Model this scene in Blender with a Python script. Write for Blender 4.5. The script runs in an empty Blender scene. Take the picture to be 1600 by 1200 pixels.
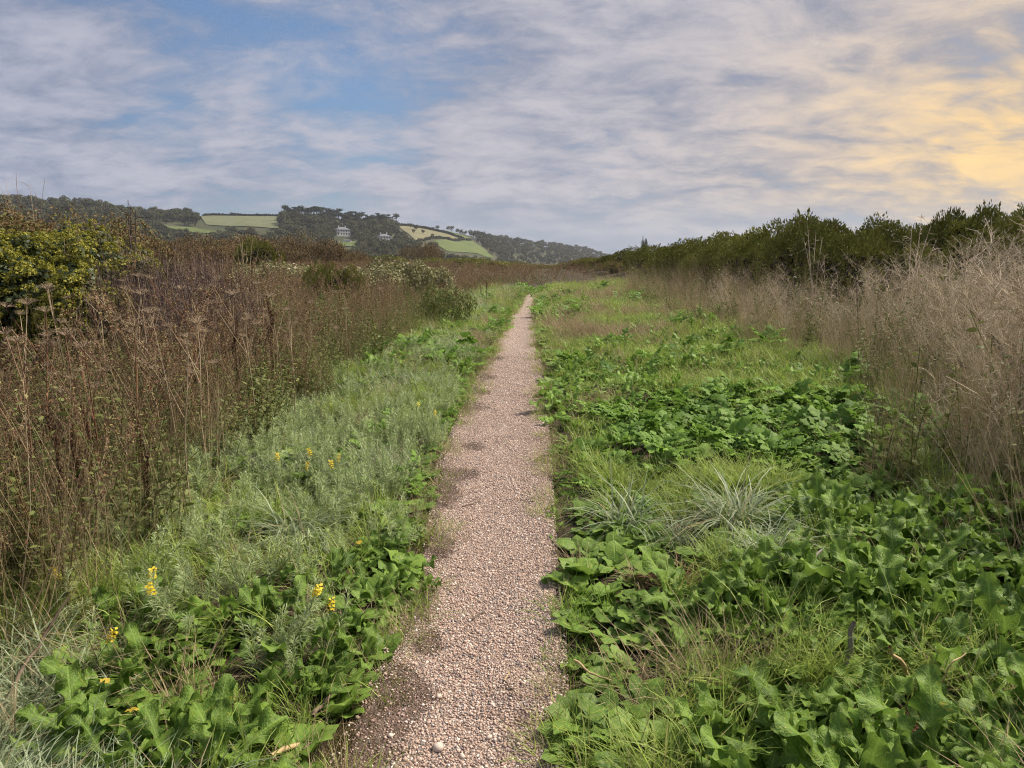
import bpy, math, time
import numpy as np
from mathutils import Vector, Matrix, Euler

T0 = time.time()
scene = bpy.context.scene
R = math.radians
# ------------------------------------------------------------------ camera
CAM_H = 1.6
FPX = 1164.0                       # focal length in pixels of the 1600 x 1200 photograph
PITCH = math.atan(200.0 / FPX)     # horizon at row 400
cam_data = bpy.data.cameras.new('camera')
cam_data.sensor_width = 36.0
cam_data.lens = 36.0 * FPX / 1600.0
cam_data.clip_start = 0.05
cam_data.clip_end = 20000.0
cam = bpy.data.objects.new('camera', cam_data)
cam.location = (0, 0, CAM_H)
cam.rotation_euler = (math.pi / 2 - PITCH, 0, 0)
scene.collection.objects.link(cam)
scene.camera = cam

# ------------------------------------------------------------------ world, sun, exposure
EXPOSURE = 2.25
SUN_AZ = R(66)                     # clockwise from +Y (towards +X): low sun behind the clouds
SUN_EL = R(50)
SUN_DIR = Vector((math.sin(SUN_AZ) * math.cos(SUN_EL), math.cos(SUN_AZ) * math.cos(SUN_EL), math.sin(SUN_EL)))

scene.view_settings.view_transform = 'Standard'
scene.view_settings.look = 'None'
scene.view_settings.exposure = EXPOSURE
scene.view_settings.gamma = 1.0
scene.view_settings.use_curve_mapping = False
scene.render.engine = 'CYCLES'
cy = scene.cycles
cy.pixel_filter_type = 'BLACKMAN_HARRIS'
cy.filter_width = 1.1
cy.max_bounces = 4
cy.diffuse_bounces = 2
cy.glossy_bounces = 2
cy.transmission_bounces = 4
cy.volume_bounces = 0
cy.transparent_max_bounces = 4
cy.use_adaptive_sampling = True
cy.adaptive_threshold = 0.015
cy.adaptive_min_samples = 24
cy.use_denoising = True
cy.caustics_reflective = False
cy.caustics_refractive = False
try:
    cy.denoiser = 'OPENIMAGEDENOISE'
    cy.denoising_prefilter = 'NONE'
    cy.denoising_input_passes = 'RGB_ALBEDO_NORMAL'
except Exception:
    pass

class NT:
    """small helper to write node trees"""
    def __init__(self, tree):
        self.t = tree; tree.nodes.clear()
    def n(self, kind, _inputs=None, **props):
        nd = self.t.nodes.new(kind)
        for k, v in props.items():
            setattr(nd, k, v)
        if _inputs:
            for k, v in _inputs.items():
                s = nd.inputs[k]
                if isinstance(v, bpy.types.NodeSocket):
                    self.t.links.new(v, s)
                elif isinstance(v, bpy.types.Node):
                    self.t.links.new(v.outputs[0], s)
                else:
                    s.default_value = v
        return nd
    def math(self, op, a, b=None, c=None, clamp=False):
        ins = {0: a}
        if b is not None: ins[1] = b
        if c is not None: ins[2] = c
        return self.n('ShaderNodeMath', ins, operation=op, use_clamp=clamp).outputs[0]
    def mixc(self, f, a, b, blend='MIX'):
        nd = self.n('ShaderNodeMix', data_type='RGBA', blend_type=blend)
        for k, v in ((0, f), (6, a), (7, b)):
            s = nd.inputs[k]
            if isinstance(v, bpy.types.NodeSocket): self.t.links.new(v, s)
            else: s.default_value = (v if k == 0 else (v if len(v) == 4 else (*v, 1.0)))
        return nd.outputs[2]
    def smooth(self, v, lo, hi, a=0.0, b=1.0):
        nd = self.n('ShaderNodeMapRange', {0: v, 1: lo, 2: hi, 3: a, 4: b}, interpolation_type='SMOOTHSTEP')
        return nd.outputs[0]
    def noise(self, vec, scale, detail=3.0, rough=0.55, dist=0.0):
        nd = self.n('ShaderNodeTexNoise', {'Scale': scale, 'Detail': detail, 'Roughness': rough, 'Distortion': dist})
        if vec is not None: self.t.links.new(vec, nd.inputs['Vector'])
        return nd.outputs[0]
    def link(self, a, b): self.t.links.new(a, b)

def pix_dir(u, v):
    x = (u - 800.0) / FPX; yy = (600.0 - v) / FPX
    c, s = math.cos(PITCH), math.sin(PITCH)
    return np.array([x, c + yy * s, -s + yy * c])

def at_depth(u, v, y):
    d = pix_dir(u, v)
    return np.array([d[0] * y / d[1], y, CAM_H + d[2] * y / d[1]])

def on_plane(u, v, z=0.0):
    d = pix_dir(u, v)
    t = (z - CAM_H) / d[2]
    return np.array([d[0] * t, d[1] * t, z])

world = bpy.data.worlds.new('World')
scene.world = world
world.use_nodes = True
w = NT(world.node_tree)
STR = 0.1
KS = 1.0 / STR / (2 ** EXPOSURE)    # display-linear cloud colour -> sky colour before strength
def cc(r, g, b): return (r * KS, g * KS, b * KS, 1.0)
sky = w.n('ShaderNodeTexSky', sky_type='NISHITA', sun_disc=False, sun_elevation=SUN_EL, sun_rotation=SUN_AZ,
          altitude=0.0, air_density=1.0, dust_density=1.2, ozone_density=1.5)
tc = w.n('ShaderNodeTexCoord')
D = tc.outputs['Generated']
sep = w.n('ShaderNodeSeparateXYZ', {0: D})
zc = w.math('MAXIMUM', sep.outputs[2], 0.0)
zz = w.math('ADD', zc, 0.26)
px_ = w.math('DIVIDE', sep.outputs[0], zz)
py_ = w.math('DIVIDE', sep.outputs[1], zz)
P = w.n('ShaderNodeCombineXYZ', {0: px_, 1: py_, 2: 0.0}).outputs[0]
# one layer of broken cloud; streaks run towards the sun side
rotP = w.n('ShaderNodeMapping', {'Vector': P, 'Rotation': (0, 0, R(24)), 'Scale': (1.0, 1.35, 1.0), 'Location': (1.3, 4.2, 0.0)}).outputs[0]
n_big = w.noise(rotP, 0.9, 2.0, 0.5, 0.4)
n_mid = w.noise(rotP, 2.9, 5.0, 0.62, 0.45)
n_fin = w.noise(rotP, 9.0, 3.0, 0.60, 0.5)
dens = w.math('ADD', w.math('MULTIPLY', n_big, 0.42), w.math('ADD', w.math('MULTIPLY', n_mid, 0.46), w.math('MULTIPLY', n_fin, 0.20)))
def blob(u, v, k):
    d = Vector(pix_dir(u, v)).normalized()
    dt = w.n('ShaderNodeVectorMath', {0: D, 1: tuple(d)}, operation='DOT_PRODUCT').outputs['Value']
    return w.math('POWER', math.e, w.math('MULTIPLY', w.math('SUBTRACT', dt, 1.0), k))
gap = w.math('MULTIPLY', blob(430, 130, 45.0), 0.10)
for (u, v, k, a) in ((580, 240, 130.0, 0.08), (950, 275, 500.0, 0.10), (245, 200, 500.0, 0.06)):
    gap = w.math('ADD', gap, w.math('MULTIPLY', blob(u, v, k), a))
open_ = w.math('SUBTRACT', dens, gap)
alpha = w.smooth(open_, 0.22, 0.50)
lowglow = Vector((math.sin(R(41)), math.cos(R(41)), 0.105 * 2.1)).normalized()    # the break in the cloud below the sun
Dn = w.n('ShaderNodeVectorMath', {0: w.n('ShaderNodeCombineXYZ', {0: sep.outputs[0], 1: sep.outputs[1], 2: w.math('MULTIPLY', sep.outputs[2], 2.1)}).outputs[0]}, operation='NORMALIZE').outputs[0]
gl = w.n('ShaderNodeVectorMath', {0: Dn, 1: tuple(lowglow)}, operation='DOT_PRODUCT').outputs['Value']
glow = w.math('POWER', math.e, w.math('MULTIPLY', w.math('SUBTRACT', gl, 1.0), 24.0))
glow_wide = w.math('POWER', math.e, w.math('MULTIPLY', w.math('SUBTRACT', gl, 1.0), 3.2))
shade = w.smooth(w.math('ADD', w.math('MULTIPLY', n_mid, 0.52), w.math('ADD', w.math('MULTIPLY', n_fin, 0.22), w.math('MULTIPLY', n_big, 0.26))), 0.35, 0.63)
cool = w.mixc(shade, cc(0.165, 0.225, 0.365), cc(0.475, 0.49, 0.595))
warm = w.mixc(shade, cc(0.28, 0.30, 0.385), cc(0.64, 0.585, 0.59))
gold = w.mixc(shade, cc(0.62, 0.47, 0.30), cc(1.12, 0.76, 0.32))
ccol = w.mixc(w.math('MULTIPLY', glow_wide, 1.2, clamp=True), cool, warm)
gmask = w.math('MULTIPLY', glow, w.math('ADD', w.math('MULTIPLY', shade, 0.9), 0.35), clamp=True)
ccol = w.mixc(w.math('MULTIPLY', gmask, 1.35, clamp=True), ccol, gold)
bank = w.smooth(w.math('ADD', zc, w.math('MULTIPLY', w.math('SUBTRACT', n_mid, 0.5), 0.10)), 0.015, 0.10, 1.0, 0.0)
bankcol = w.mixc(w.math('MULTIPLY', glow, 0.75, clamp=True), cc(0.34, 0.395, 0.50), cc(0.50, 0.45, 0.45))
ccol = w.mixc(w.math('MULTIPLY', bank, 0.62), ccol, bankcol)
blue = w.mixc(1.0, sky.outputs[0], tuple(k_ * 2 ** (0.55 - EXPOSURE) for k_ in (0.50, 0.74, 0.92)) + (1.0,), 'MULTIPLY')
alpha = w.math('MAXIMUM', alpha, w.math('MULTIPLY', bank, 0.75))
alpha = w.math('ADD', w.math('MULTIPLY', alpha, 0.56), 0.40)
final = w.mixc(alpha, blue, ccol)
bg = w.n('ShaderNodeBackground', {'Color': final, 'Strength': STR})
w.n('ShaderNodeOutputWorld', {'Surface': bg.outputs[0]})
world.cycles.sampling_method = 'MANUAL'
world.cycles.sample_map_resolution = 512

sun_data = bpy.data.lights.new('sun', 'SUN')
sun_data.energy = 1.5
sun_data.angle = R(18)             # sun behind thin cloud
sun_data.color = (1.0, 0.90, 0.76)
sun = bpy.data.objects.new('sun', sun_data)
sun.rotation_euler = (-SUN_DIR).to_track_quat('-Z', 'Y').to_euler()
scene.collection.objects.link(sun)

# ------------------------------------------------------------------ helpers
rng = np.random.default_rng(7)
COL = scene.collection

def tag(o, label=None, category=None, group=None, kind=None):
    if label: o['label'] = label
    if category: o['category'] = category
    if group: o['group'] = group
    if kind: o['kind'] = kind
    return o

class MB:
    """collects geometry for ONE mesh: vertices, faces (3 or 4 corners), a tint per vertex, a material slot per face"""
    def __init__(self):
        self.v = []; self.q = []; self.t = []; self.tint = []; self.nv = 0; self.qm = []; self.tm = []; self.tc = []
    def add(self, verts, quads=None, tris=None, tint=0.5, mat=0, tc=None):
        verts = np.asarray(verts, float).reshape(-1, 3)
        n = len(verts)
        self.v.append(verts)
        self.tc.append(np.zeros((n, 2)) if tc is None else np.asarray(tc, float))
        self.tint.append(np.broadcast_to(np.asarray(tint, float), (n,)).copy())
        if quads is not None and len(quads):
            qa = np.asarray(quads, int).reshape(-1, 4) + self.nv
            self.q.append(qa); self.qm.append(np.full(len(qa), mat))
        if tris is not None and len(tris):
            ta = np.asarray(tris, int).reshape(-1, 3) + self.nv
            self.t.append(ta); self.tm.append(np.full(len(ta), mat))
        self.nv += n
    def merge(self, other, M=None, dt=0.0):
        """append another MB, transformed"""
        if other.nv == 0: return
        V = np.concatenate(other.v)
        if M is not None:
            A = np.array(M)
            V = V @ A[:3, :3].T + A[:3, 3]
        self.v.append(V); self.tint.append(np.concatenate(other.tint) + dt); self.tc.append(np.concatenate(other.tc))
        for a, m in zip(other.q, other.qm): self.q.append(a + self.nv); self.qm.append(m)
        for a, m in zip(other.t, other.tm): self.t.append(a + self.nv); self.tm.append(m)
        self.nv += len(V)
    def mesh(self, name, mats, smooth=True):
        me = bpy.data.meshes.new(name)
        V = np.concatenate(self.v)
        Q = np.concatenate(self.q) if self.q else np.zeros((0, 4), int)
        T = np.concatenate(self.t) if self.t else np.zeros((0, 3), int)
        me.vertices.add(len(V)); me.vertices.foreach_set('co', V.astype(np.float32).ravel())
        nl = len(Q) * 4 + len(T) * 3
        me.loops.add(nl)
        me.loops.foreach_set('vertex_index', np.concatenate([Q.ravel(), T.ravel()]).astype(np.int32))
        me.polygons.add(len(Q) + len(T))
        starts = np.concatenate([np.arange(len(Q)) * 4, len(Q) * 4 + np.arange(len(T)) * 3]).astype(np.int32)
        me.polygons.foreach_set('loop_start', starts)
        mi = np.concatenate((self.qm or [np.zeros(0)]) + (self.tm or [np.zeros(0)])).astype(np.int32)
        if not isinstance(mats, (list, tuple)): mats = [mats]
        for m in mats: me.materials.append(m)
        me.polygons.foreach_set('material_index', mi)
        me.polygons.foreach_set('use_smooth', np.full(len(mi), smooth))
        at = me.attributes.new('tint', 'FLOAT', 'POINT')
        at.data.foreach_set('value', np.concatenate(self.tint).astype(np.float32))
        TC = np.concatenate(self.tc)
        if np.any(TC):
            at = me.attributes.new('leafco', 'FLOAT_VECTOR', 'POINT')
            at.data.foreach_set('vector', np.concatenate([TC, np.zeros((len(TC), 1))], 1).astype(np.float32).ravel())
        me.update(calc_edges=True)
        return me

def obj(name, me, parent=None, loc=(0, 0, 0), rot=(0, 0, 0), scale=1.0):
    o = bpy.data.objects.new(name, me)
    o.location = loc; o.rotation_euler = rot
    o.scale = (scale, scale, scale) if np.isscalar(scale) else scale
    if parent is not None: o.parent = parent
    COL.objects.link(o)
    return o

def empty(name, loc=(0, 0, 0), rz=0.0, scale=1.0):
    o = bpy.data.objects.new(name, None)
    o.empty_display_size = 0.1
    o.location = loc; o.rotation_euler = (0, 0, rz)
    o.scale = (scale, scale, scale) if np.isscalar(scale) else scale
    COL.objects.link(o)
    return o

def scatter(name, meshes, pts, rot, scl, idx, label=None, category=None, parent=None):
    """uncountable stuff: instances of a few small meshes on points (one object of kind stuff)"""
    pts = np.asarray(pts, float); N = len(pts)
    src = bpy.data.collections.new(name + '_sources')
    for i, m in enumerate(meshes):
        so = bpy.data.objects.new('%s_source_%02d' % (name, i), m)
        src.objects.link(so)
    me = bpy.data.meshes.new(name)
    me.vertices.add(N); me.vertices.foreach_set('co', pts.astype(np.float32).ravel())
    a = me.attributes.new('rot', 'FLOAT_VECTOR', 'POINT'); a.data.foreach_set('vector', np.asarray(rot, np.float32).ravel())
    scl = np.asarray(scl, float)
    if scl.ndim == 1: scl = np.repeat(scl[:, None], 3, 1)
    a = me.attributes.new('scl', 'FLOAT_VECTOR', 'POINT'); a.data.foreach_set('vector', scl.astype(np.float32).ravel())
    a = me.attributes.new('idx', 'INT', 'POINT'); a.data.foreach_set('value', np.asarray(idx, np.int32))
    o = obj(name, me, parent)
    ng = bpy.data.node_groups.new(name + '_nodes', 'GeometryNodeTree')
    ng.interface.new_socket('Geometry', in_out='INPUT', socket_type='NodeSocketGeometry')
    ng.interface.new_socket('Geometry', in_out='OUTPUT', socket_type='NodeSocketGeometry')
    g = ng.nodes
    gi = g.new('NodeGroupInput'); go = g.new('NodeGroupOutput')
    ci = g.new('GeometryNodeCollectionInfo'); ci.inputs['Collection'].default_value = src
    ci.inputs['Separate Children'].default_value = True; ci.inputs['Reset Children'].default_value = True
    iop = g.new('GeometryNodeInstanceOnPoints'); iop.inputs['Pick Instance'].default_value = True
    def na(nm, dt):
        x = g.new('GeometryNodeInputNamedAttribute'); x.data_type = dt; x.inputs['Name'].default_value = nm
        return [s for s in x.outputs if s.name == 'Attribute'][0]
    e2r = g.new('FunctionNodeEulerToRotation')
    L = ng.links
    L.new(gi.outputs[0], iop.inputs['Points']); L.new(ci.outputs[0], iop.inputs['Instance'])
    L.new(na('idx', 'INT'), iop.inputs['Instance Index'])
    L.new(na('rot', 'FLOAT_VECTOR'), e2r.inputs[0]); L.new(e2r.outputs[0], iop.inputs['Rotation'])
    L.new(na('scl', 'FLOAT_VECTOR'), iop.inputs['Scale'])
    L.new(iop.outputs[0], go.inputs[0])
    md = o.modifiers.new('scatter', 'NODES'); md.node_group = ng
    tag(o, label, category, None, 'stuff')
    return o

def rand_rot(n, tilt=0.15, r=None):
    r = r or rng
    return np.stack([r.normal(0, tilt, n), r.normal(0, tilt, n), r.uniform(0, 2 * math.pi, n)], 1)

# value noise in numpy for terrain and zoning
_perm = np.random.default_rng(3).random((256, 256))
def vnoise(x, y):
    x = np.asarray(x, float); y = np.asarray(y, float)
    xi = np.floor(x).astype(int); yi = np.floor(y).astype(int)
    fx = x - xi; fy = y - yi
    fx = fx * fx * (3 - 2 * fx); fy = fy * fy * (3 - 2 * fy)
    g = lambda a, b: _perm[a % 256, b % 256]
    return (g(xi, yi) * (1 - fx) + g(xi + 1, yi) * fx) * (1 - fy) + (g(xi, yi + 1) * (1 - fx) + g(xi + 1, yi + 1) * fx) * fy
def fbm(x, y, o=4):
    s = 0; a = 0.5; t = 0
    for i in range(o):
        s = s + a * vnoise(x * 2 ** i + 17 * i, y * 2 ** i + 31 * i); t += a; a *= 0.5
    return s / t
def sstep(x, a, b):
    t = np.clip((x - a) / (b - a), 0, 1); return t * t * (3 - 2 * t)

# ------------------------------------------------------------------ materials
def make_mat(name):
    m = bpy.data.materials.new(name); m.use_nodes = True
    return m, NT(m.node_tree)

def leaf_mat(name, dark, light, other=None, other_amt=0.0, rough=0.5, trans=0.28, spec=0.25, patch=None, patch_scale=1.2, bump=0.0, veins=0.0, w_rand=0.35):
    """foliage: colour runs dark->light with the per-leaf tint and a per-plant random, some pieces take the 'other' colour"""
    m, t = make_mat(name)
    at = t.n('ShaderNodeAttribute', attribute_name='tint').outputs['Fac']
    oi = t.n('ShaderNodeObjectInfo')
    f = t.math('ADD', t.math('MULTIPLY', at, 1 - w_rand), t.math('MULTIPLY', oi.outputs['Random'], w_rand), clamp=True)
    c = t.mixc(f, dark, light)
    if other is not None:
        r2 = t.math('FRACT', t.math('MULTIPLY', oi.outputs['Random'], 37.7))
        r3 = t.math('FRACT', t.math('ADD', t.math('MULTIPLY', at, 13.3), r2))
        c = t.mixc(t.smooth(r3, 1.0 - other_amt, 1.0 - other_amt * 0.4), c, other)
    if patch is not None:
        geo = t.n('ShaderNodeNewGeometry')
        pn = t.noise(geo.outputs['Position'], patch_scale, 2.0, 0.5)
        c = t.mixc(t.smooth(pn, 0.42, 0.62), c, patch)
    vein_h = None
    if veins > 0:
        lc = t.n('ShaderNodeSeparateXYZ', {0: t.n('ShaderNodeAttribute', attribute_name='leafco').outputs['Vector']})
        tl, cl = lc.outputs[0], t.math('ABSOLUTE', lc.outputs[1])
        side_v = t.math('ABSOLUTE', t.math('SUBTRACT', t.math('FRACT', t.math('SUBTRACT', t.math('MULTIPLY', tl, 13.0), t.math('MULTIPLY', cl, 1.7))), 0.5))
        vl = t.math('MAXIMUM', t.smooth(side_v, 0.0, 0.11, 1.0, 0.0), t.smooth(cl, 0.03, 0.10, 1.0, 0.0))
        mott = t.noise(t.n('ShaderNodeTexCoord').outputs['Object'], 14.0, 3.0, 0.6)
        c = t.mixc(t.smooth(mott, 0.52, 0.72, 0.0, 0.5), c, tuple(k * 0.62 for k in dark))
        c = t.mixc(t.math('MULTIPLY', vl, veins), c, tuple(min(1.0, k * 1.35 + 0.02) for k in light))
        vein_h = vl
    diff = t.n('ShaderNodeBsdfPrincipled', {'Base Color': c, 'Roughness': rough, 'Specular IOR Level': spec})
    if bump > 0:
        tcn = t.n('ShaderNodeTexCoord')
        nz = t.noise(tcn.outputs['Object'], 26.0, 2.0, 0.6)
        if vein_h is not None: nz = t.math('SUBTRACT', nz, t.math('MULTIPLY', vein_h, 0.35))
        bp = t.n('ShaderNodeBump', {'Strength': bump, 'Distance': 0.02, 'Height': nz})
        t.link(bp.outputs[0], diff.inputs['Normal'])
    out_sh = diff.outputs[0]
    if trans > 0:
        tr = t.n('ShaderNodeBsdfTranslucent', {'Color': t.mixc(0.35, c, light)})
        out_sh = t.n('ShaderNodeMixShader', {0: trans, 1: diff.outputs[0], 2: tr.outputs[0]}).outputs[0]
    t.n('ShaderNodeOutputMaterial', {'Surface': out_sh})
    return m

def plain_mat(name, a, b, rough=0.8, scale=6.0, spec=0.2, bump=0.0):
    m, t = make_mat(name)
    at = t.n('ShaderNodeAttribute', attribute_name='tint').outputs['Fac']
    oi = t.n('ShaderNodeObjectInfo')
    tcn = t.n('ShaderNodeTexCoord')
    nz = t.noise(tcn.outputs['Object'], scale, 4.0, 0.6)
    f = t.math('ADD', t.math('MULTIPLY', nz, 0.5), t.math('ADD', t.math('MULTIPLY', at, 0.3), t.math('MULTIPLY', oi.outputs['Random'], 0.2)), clamp=True)
    c = t.mixc(f, a, b)
    p = t.n('ShaderNodeBsdfPrincipled', {'Base Color': c, 'Roughness': rough, 'Specular IOR Level': spec})
    if bump:
        bp = t.n('ShaderNodeBump', {'Strength': bump, 'Distance': 0.02, 'Height': nz}); t.link(bp.outputs[0], p.inputs['Normal'])
    t.n('ShaderNodeOutputMaterial', {'Surface': p.outputs[0]})
    return m

# ------------------------------------------------------------------ path outline from the photograph (rows where its two edges show)
rows = [(1200, 540, 862), (1100, 592, 872), (1000, 630, 868), (900, 672, 860), (800, 684, 856), (740, 690, 855), (700, 705, 853),
        (660, 722, 850), (620, 738, 848), (580, 758, 845), (540, 778, 834), (500, 796, 838), (480, 809, 839), (465, 819, 839)]
PY = [-6.0, 0.0]; PL = [-0.62, -0.55]; PR = [0.10, 0.12]
for v, a, b in rows:
    p = on_plane(a, v); q = on_plane(b, v)
    PY.append(p[1]); PL.append(p[0]); PR.append(q[0])
PY += [33.0, 36.0, 40.0, 46.0, 60.0]; PL += [0.85, 1.1, 1.7, 3.2, 8.5]; PR += [1.35, 1.6, 2.2, 3.8, 9.3]
PY, PL, PR = np.array(PY), np.array(PL), np.array(PR)
def path_l(y): return np.interp(y, PY, PL)
def path_r(y): return np.interp(y, PY, PR)
def from_path(x, y):
    """signed distance from the nearer edge: negative inside the path; side -1 left, +1 right"""
    l, r = path_l(y), path_r(y)
    c = (l + r) / 2
    return np.where(x < c, l - x, x - r), np.where(x < c, -1, 1)

def ground_z(x, y):
    x = np.asarray(x, float); y = np.asarray(y, float)
    d, s = from_path(x, y)
    nearf = np.exp(-np.clip(y, 0, None) / 60.0)
    z = 0.05 * sstep(d, 0.0, 0.35)
    z = z + (fbm(x * 1.3 + 5, y * 1.3) - 0.5) * 0.30 * sstep(d, 0.15, 1.0) * nearf
    left = sstep(-x, 1.8, 5.0) * 0.30 + sstep(-x, 4.0, 7.0) * 0.55 * np.exp(-((y - 9.5) / 5.5) ** 2)
    right = sstep(x, 2.0, 5.0) * 0.22 + sstep(x, 5.5, 9.0) * 0.45
    far = 1.0 - sstep(y, 45, 150)
    z = z + (left + right) * far * (1 - 0.0 * x)
    rr = np.hypot(x, np.clip(y, 0, None))
    z = z - 12.0 * sstep(np.maximum(rr, np.abs(y)), 75, 380)
    return z

soil, t = make_mat('soil_and_litter')
geo = t.n('ShaderNodeNewGeometry'); pos = geo.outputs['Position']
n1 = t.noise(pos, 2.2, 5.0, 0.65); n2 = t.noise(pos, 26.0, 4.0, 0.7)
c = t.mixc(t.smooth(n1, 0.35, 0.65), (0.030, 0.022, 0.015), (0.055, 0.042, 0.026))
c = t.mixc(t.smooth(n2, 0.40, 0.70), c, (0.10, 0.072, 0.048))
sepg = t.n('ShaderNodeSeparateXYZ', {0: pos})
farf = t.smooth(sepg.outputs[1], 40.0, 160.0)
fn = t.noise(pos, 0.02, 4.0, 0.6)
c = t.mixc(farf, c, t.mixc(t.smooth(fn, 0.4, 0.6), (0.06, 0.075, 0.03), (0.095, 0.085, 0.045)))
bp = t.n('ShaderNodeBump', {'Strength': 0.7, 'Distance': 0.03, 'Height': n2})
p = t.n('ShaderNodeBsdfPrincipled', {'Base Color': c, 'Roughness': 0.9, 'Specular IOR Level': 0.15, 'Normal': bp.outputs[0]})
t.n('ShaderNodeOutputMaterial', {'Surface': p.outputs[0]})

def grid_mesh(X, Y, Z, mat, name, tint=0.5):
    ny, nx = X.shape
    V = np.stack([X, Y, Z], -1).reshape(-1, 3)
    i = np.arange(ny * nx).reshape(ny, nx)
    Q = np.stack([i[:-1, :-1], i[:-1, 1:], i[1:, 1:], i[1:, :-1]], -1).reshape(-1, 4)
    b = MB(); b.add(V, Q, tint=tint)
    return b.mesh(name, mat)

def sinh_space(lo, hi, n, k):
    a = np.linspace(math.asinh(lo / k), math.asinh(hi / k), n)
    return np.sinh(a) * k
gx = sinh_space(-3200, 3200, 261, 1.3)
gy = np.concatenate([[-1500, -600, -200, -60, -20], np.linspace(-8, 0, 8)[:-1], sinh_space(0.0, 3200, 260, 3.0)])
GX, GY = np.meshgrid(gx, gy)
GZ = ground_z(GX, GY)
dg, _ = from_path(GX, GY)
GZ = GZ - 0.03 * (dg < 0.02)          # sunk a little under the gravel sheet
ground = obj('ground', grid_mesh(GX, GY, GZ, soil, 'ground'))
tag(ground, 'earthy ground rolling away under weeds and grass', None, None, 'structure')

# gravel path: a sheet slightly hollow and uneven, pebbles lie on top
gravel, t = make_mat('gravel')
geo = t.n('ShaderNodeNewGeometry'); pos = geo.outputs['Position']
vor = t.n('ShaderNodeTexVoronoi', {'Vector': pos, 'Scale': 70.0, 'Randomness': 1.0}, feature='F1')
vd = t.n('ShaderNodeTexVoronoi', {'Vector': pos, 'Scale': 70.0}, feature='DISTANCE_TO_EDGE')
rv = t.n('ShaderNodeSeparateColor', {0: vor.outputs['Color']})
c = t.mixc(rv.outputs[0], (0.33, 0.225, 0.175), (0.54, 0.41, 0.33))
c = t.mixc(t.smooth(rv.outputs[1], 0.72, 0.85), c, (0.70, 0.60, 0.52))
c = t.mixc(t.smooth(rv.outputs[2], 0.80, 0.90), c, (0.19, 0.165, 0.155))
c = t.mixc(t.smooth(vd.outputs[0], 0.0, 0.14, 1.0, 0.0), c, (0.12, 0.075, 0.055))
dirt = t.n('ShaderNodeAttribute', attribute_name='tint').outputs['Fac']
dn = t.noise(pos, 14.0, 4.0, 0.65)
dm = t.smooth(t.math('ADD', dirt, t.math('MULTIPLY', t.math('SUBTRACT', dn, 0.5), 1.1)), 0.42, 0.75)
c = t.mixc(t.math('MULTIPLY', dm, 0.75), c, (0.075, 0.042, 0.030))
big = t.noise(pos, 1.7, 3.0, 0.6)
c = t.mixc(t.math('MULTIPLY', t.smooth(big, 0.4, 0.7), 0.22), c, (0.30, 0.22, 0.17))
bp = t.n('ShaderNodeBump', {'Strength': 0.9, 'Distance': 0.006, 'Height': t.smooth(vd.outputs[0], 0.0, 0.35)})
p = t.n('ShaderNodeBsdfPrincipled', {'Base Color': c, 'Roughness': 0.75, 'Specular IOR Level': 0.3, 'Normal': bp.outputs[0]})
t.n('ShaderNodeOutputMaterial', {'Surface': p.outputs[0]})

DIRT = [(on_plane(u, v)[:2], r) for u, v, r in ((725, 745, .15), (700, 780, .12), (640, 1095, .10), (600, 1130, .09), (672, 1010, .07), (655, 960, .06),
        (764, 592, .14), (748, 640, .15), (756, 616, .13), (776, 562, .16), (690, 860, .10), (560, 1190, .12), (1000, 900, .0), (742, 700, .12), (815, 1130, .05))]
def dirt_at(x, y):
    s = np.zeros_like(np.asarray(x, float))
    for (c0, r) in DIRT:
        if r > 0: s = s + np.exp(-(((x - c0[0]) / r) ** 2 + ((y - c0[1]) / (r * 1.7)) ** 2))
    l, rr = path_l(y), path_r(y)
    s = s + 0.48 * np.exp(-((x - l) / 0.09) ** 2) + 0.28 * np.exp(-((x - rr) / 0.05) ** 2)
    return np.clip(s, 0, 1)
def path_z(x, y):
    l, r = path_l(y), path_r(y)
    c0 = (x - l) / np.maximum(r - l, 0.05)
    return 0.012 + 0.02 * (2 * c0 - 1) ** 2 + (fbm(x * 3 + 9, y * 2.0) - 0.5) * 0.03
ys = np.concatenate([np.linspace(-6, 1.5, 30)[:-1], sinh_space(1.5, 60, 320, 4.0)])
cs = np.linspace(-0.10, 1.10, 27)
CX, YY = np.meshgrid(cs, ys)
L_, R_ = path_l(YY), path_r(YY)
wob = (fbm(YY * 2.1, CX * 0 + 3.3) - 0.5) * 0.14
XX = L_ + (R_ - L_) * CX + wob * (1 - CX) * 0.8
ZZ = path_z(XX, YY) - 0.05 * ((CX < -0.01) | (CX > 1.01))
path = obj('gravel_path', grid_mesh(XX, YY, ZZ, gravel, 'gravel_path', tint=dirt_at(XX, YY).ravel()))
tag(path, 'narrow pinkish gravel path running straight ahead through the green verge', None, None, 'structure')
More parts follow.
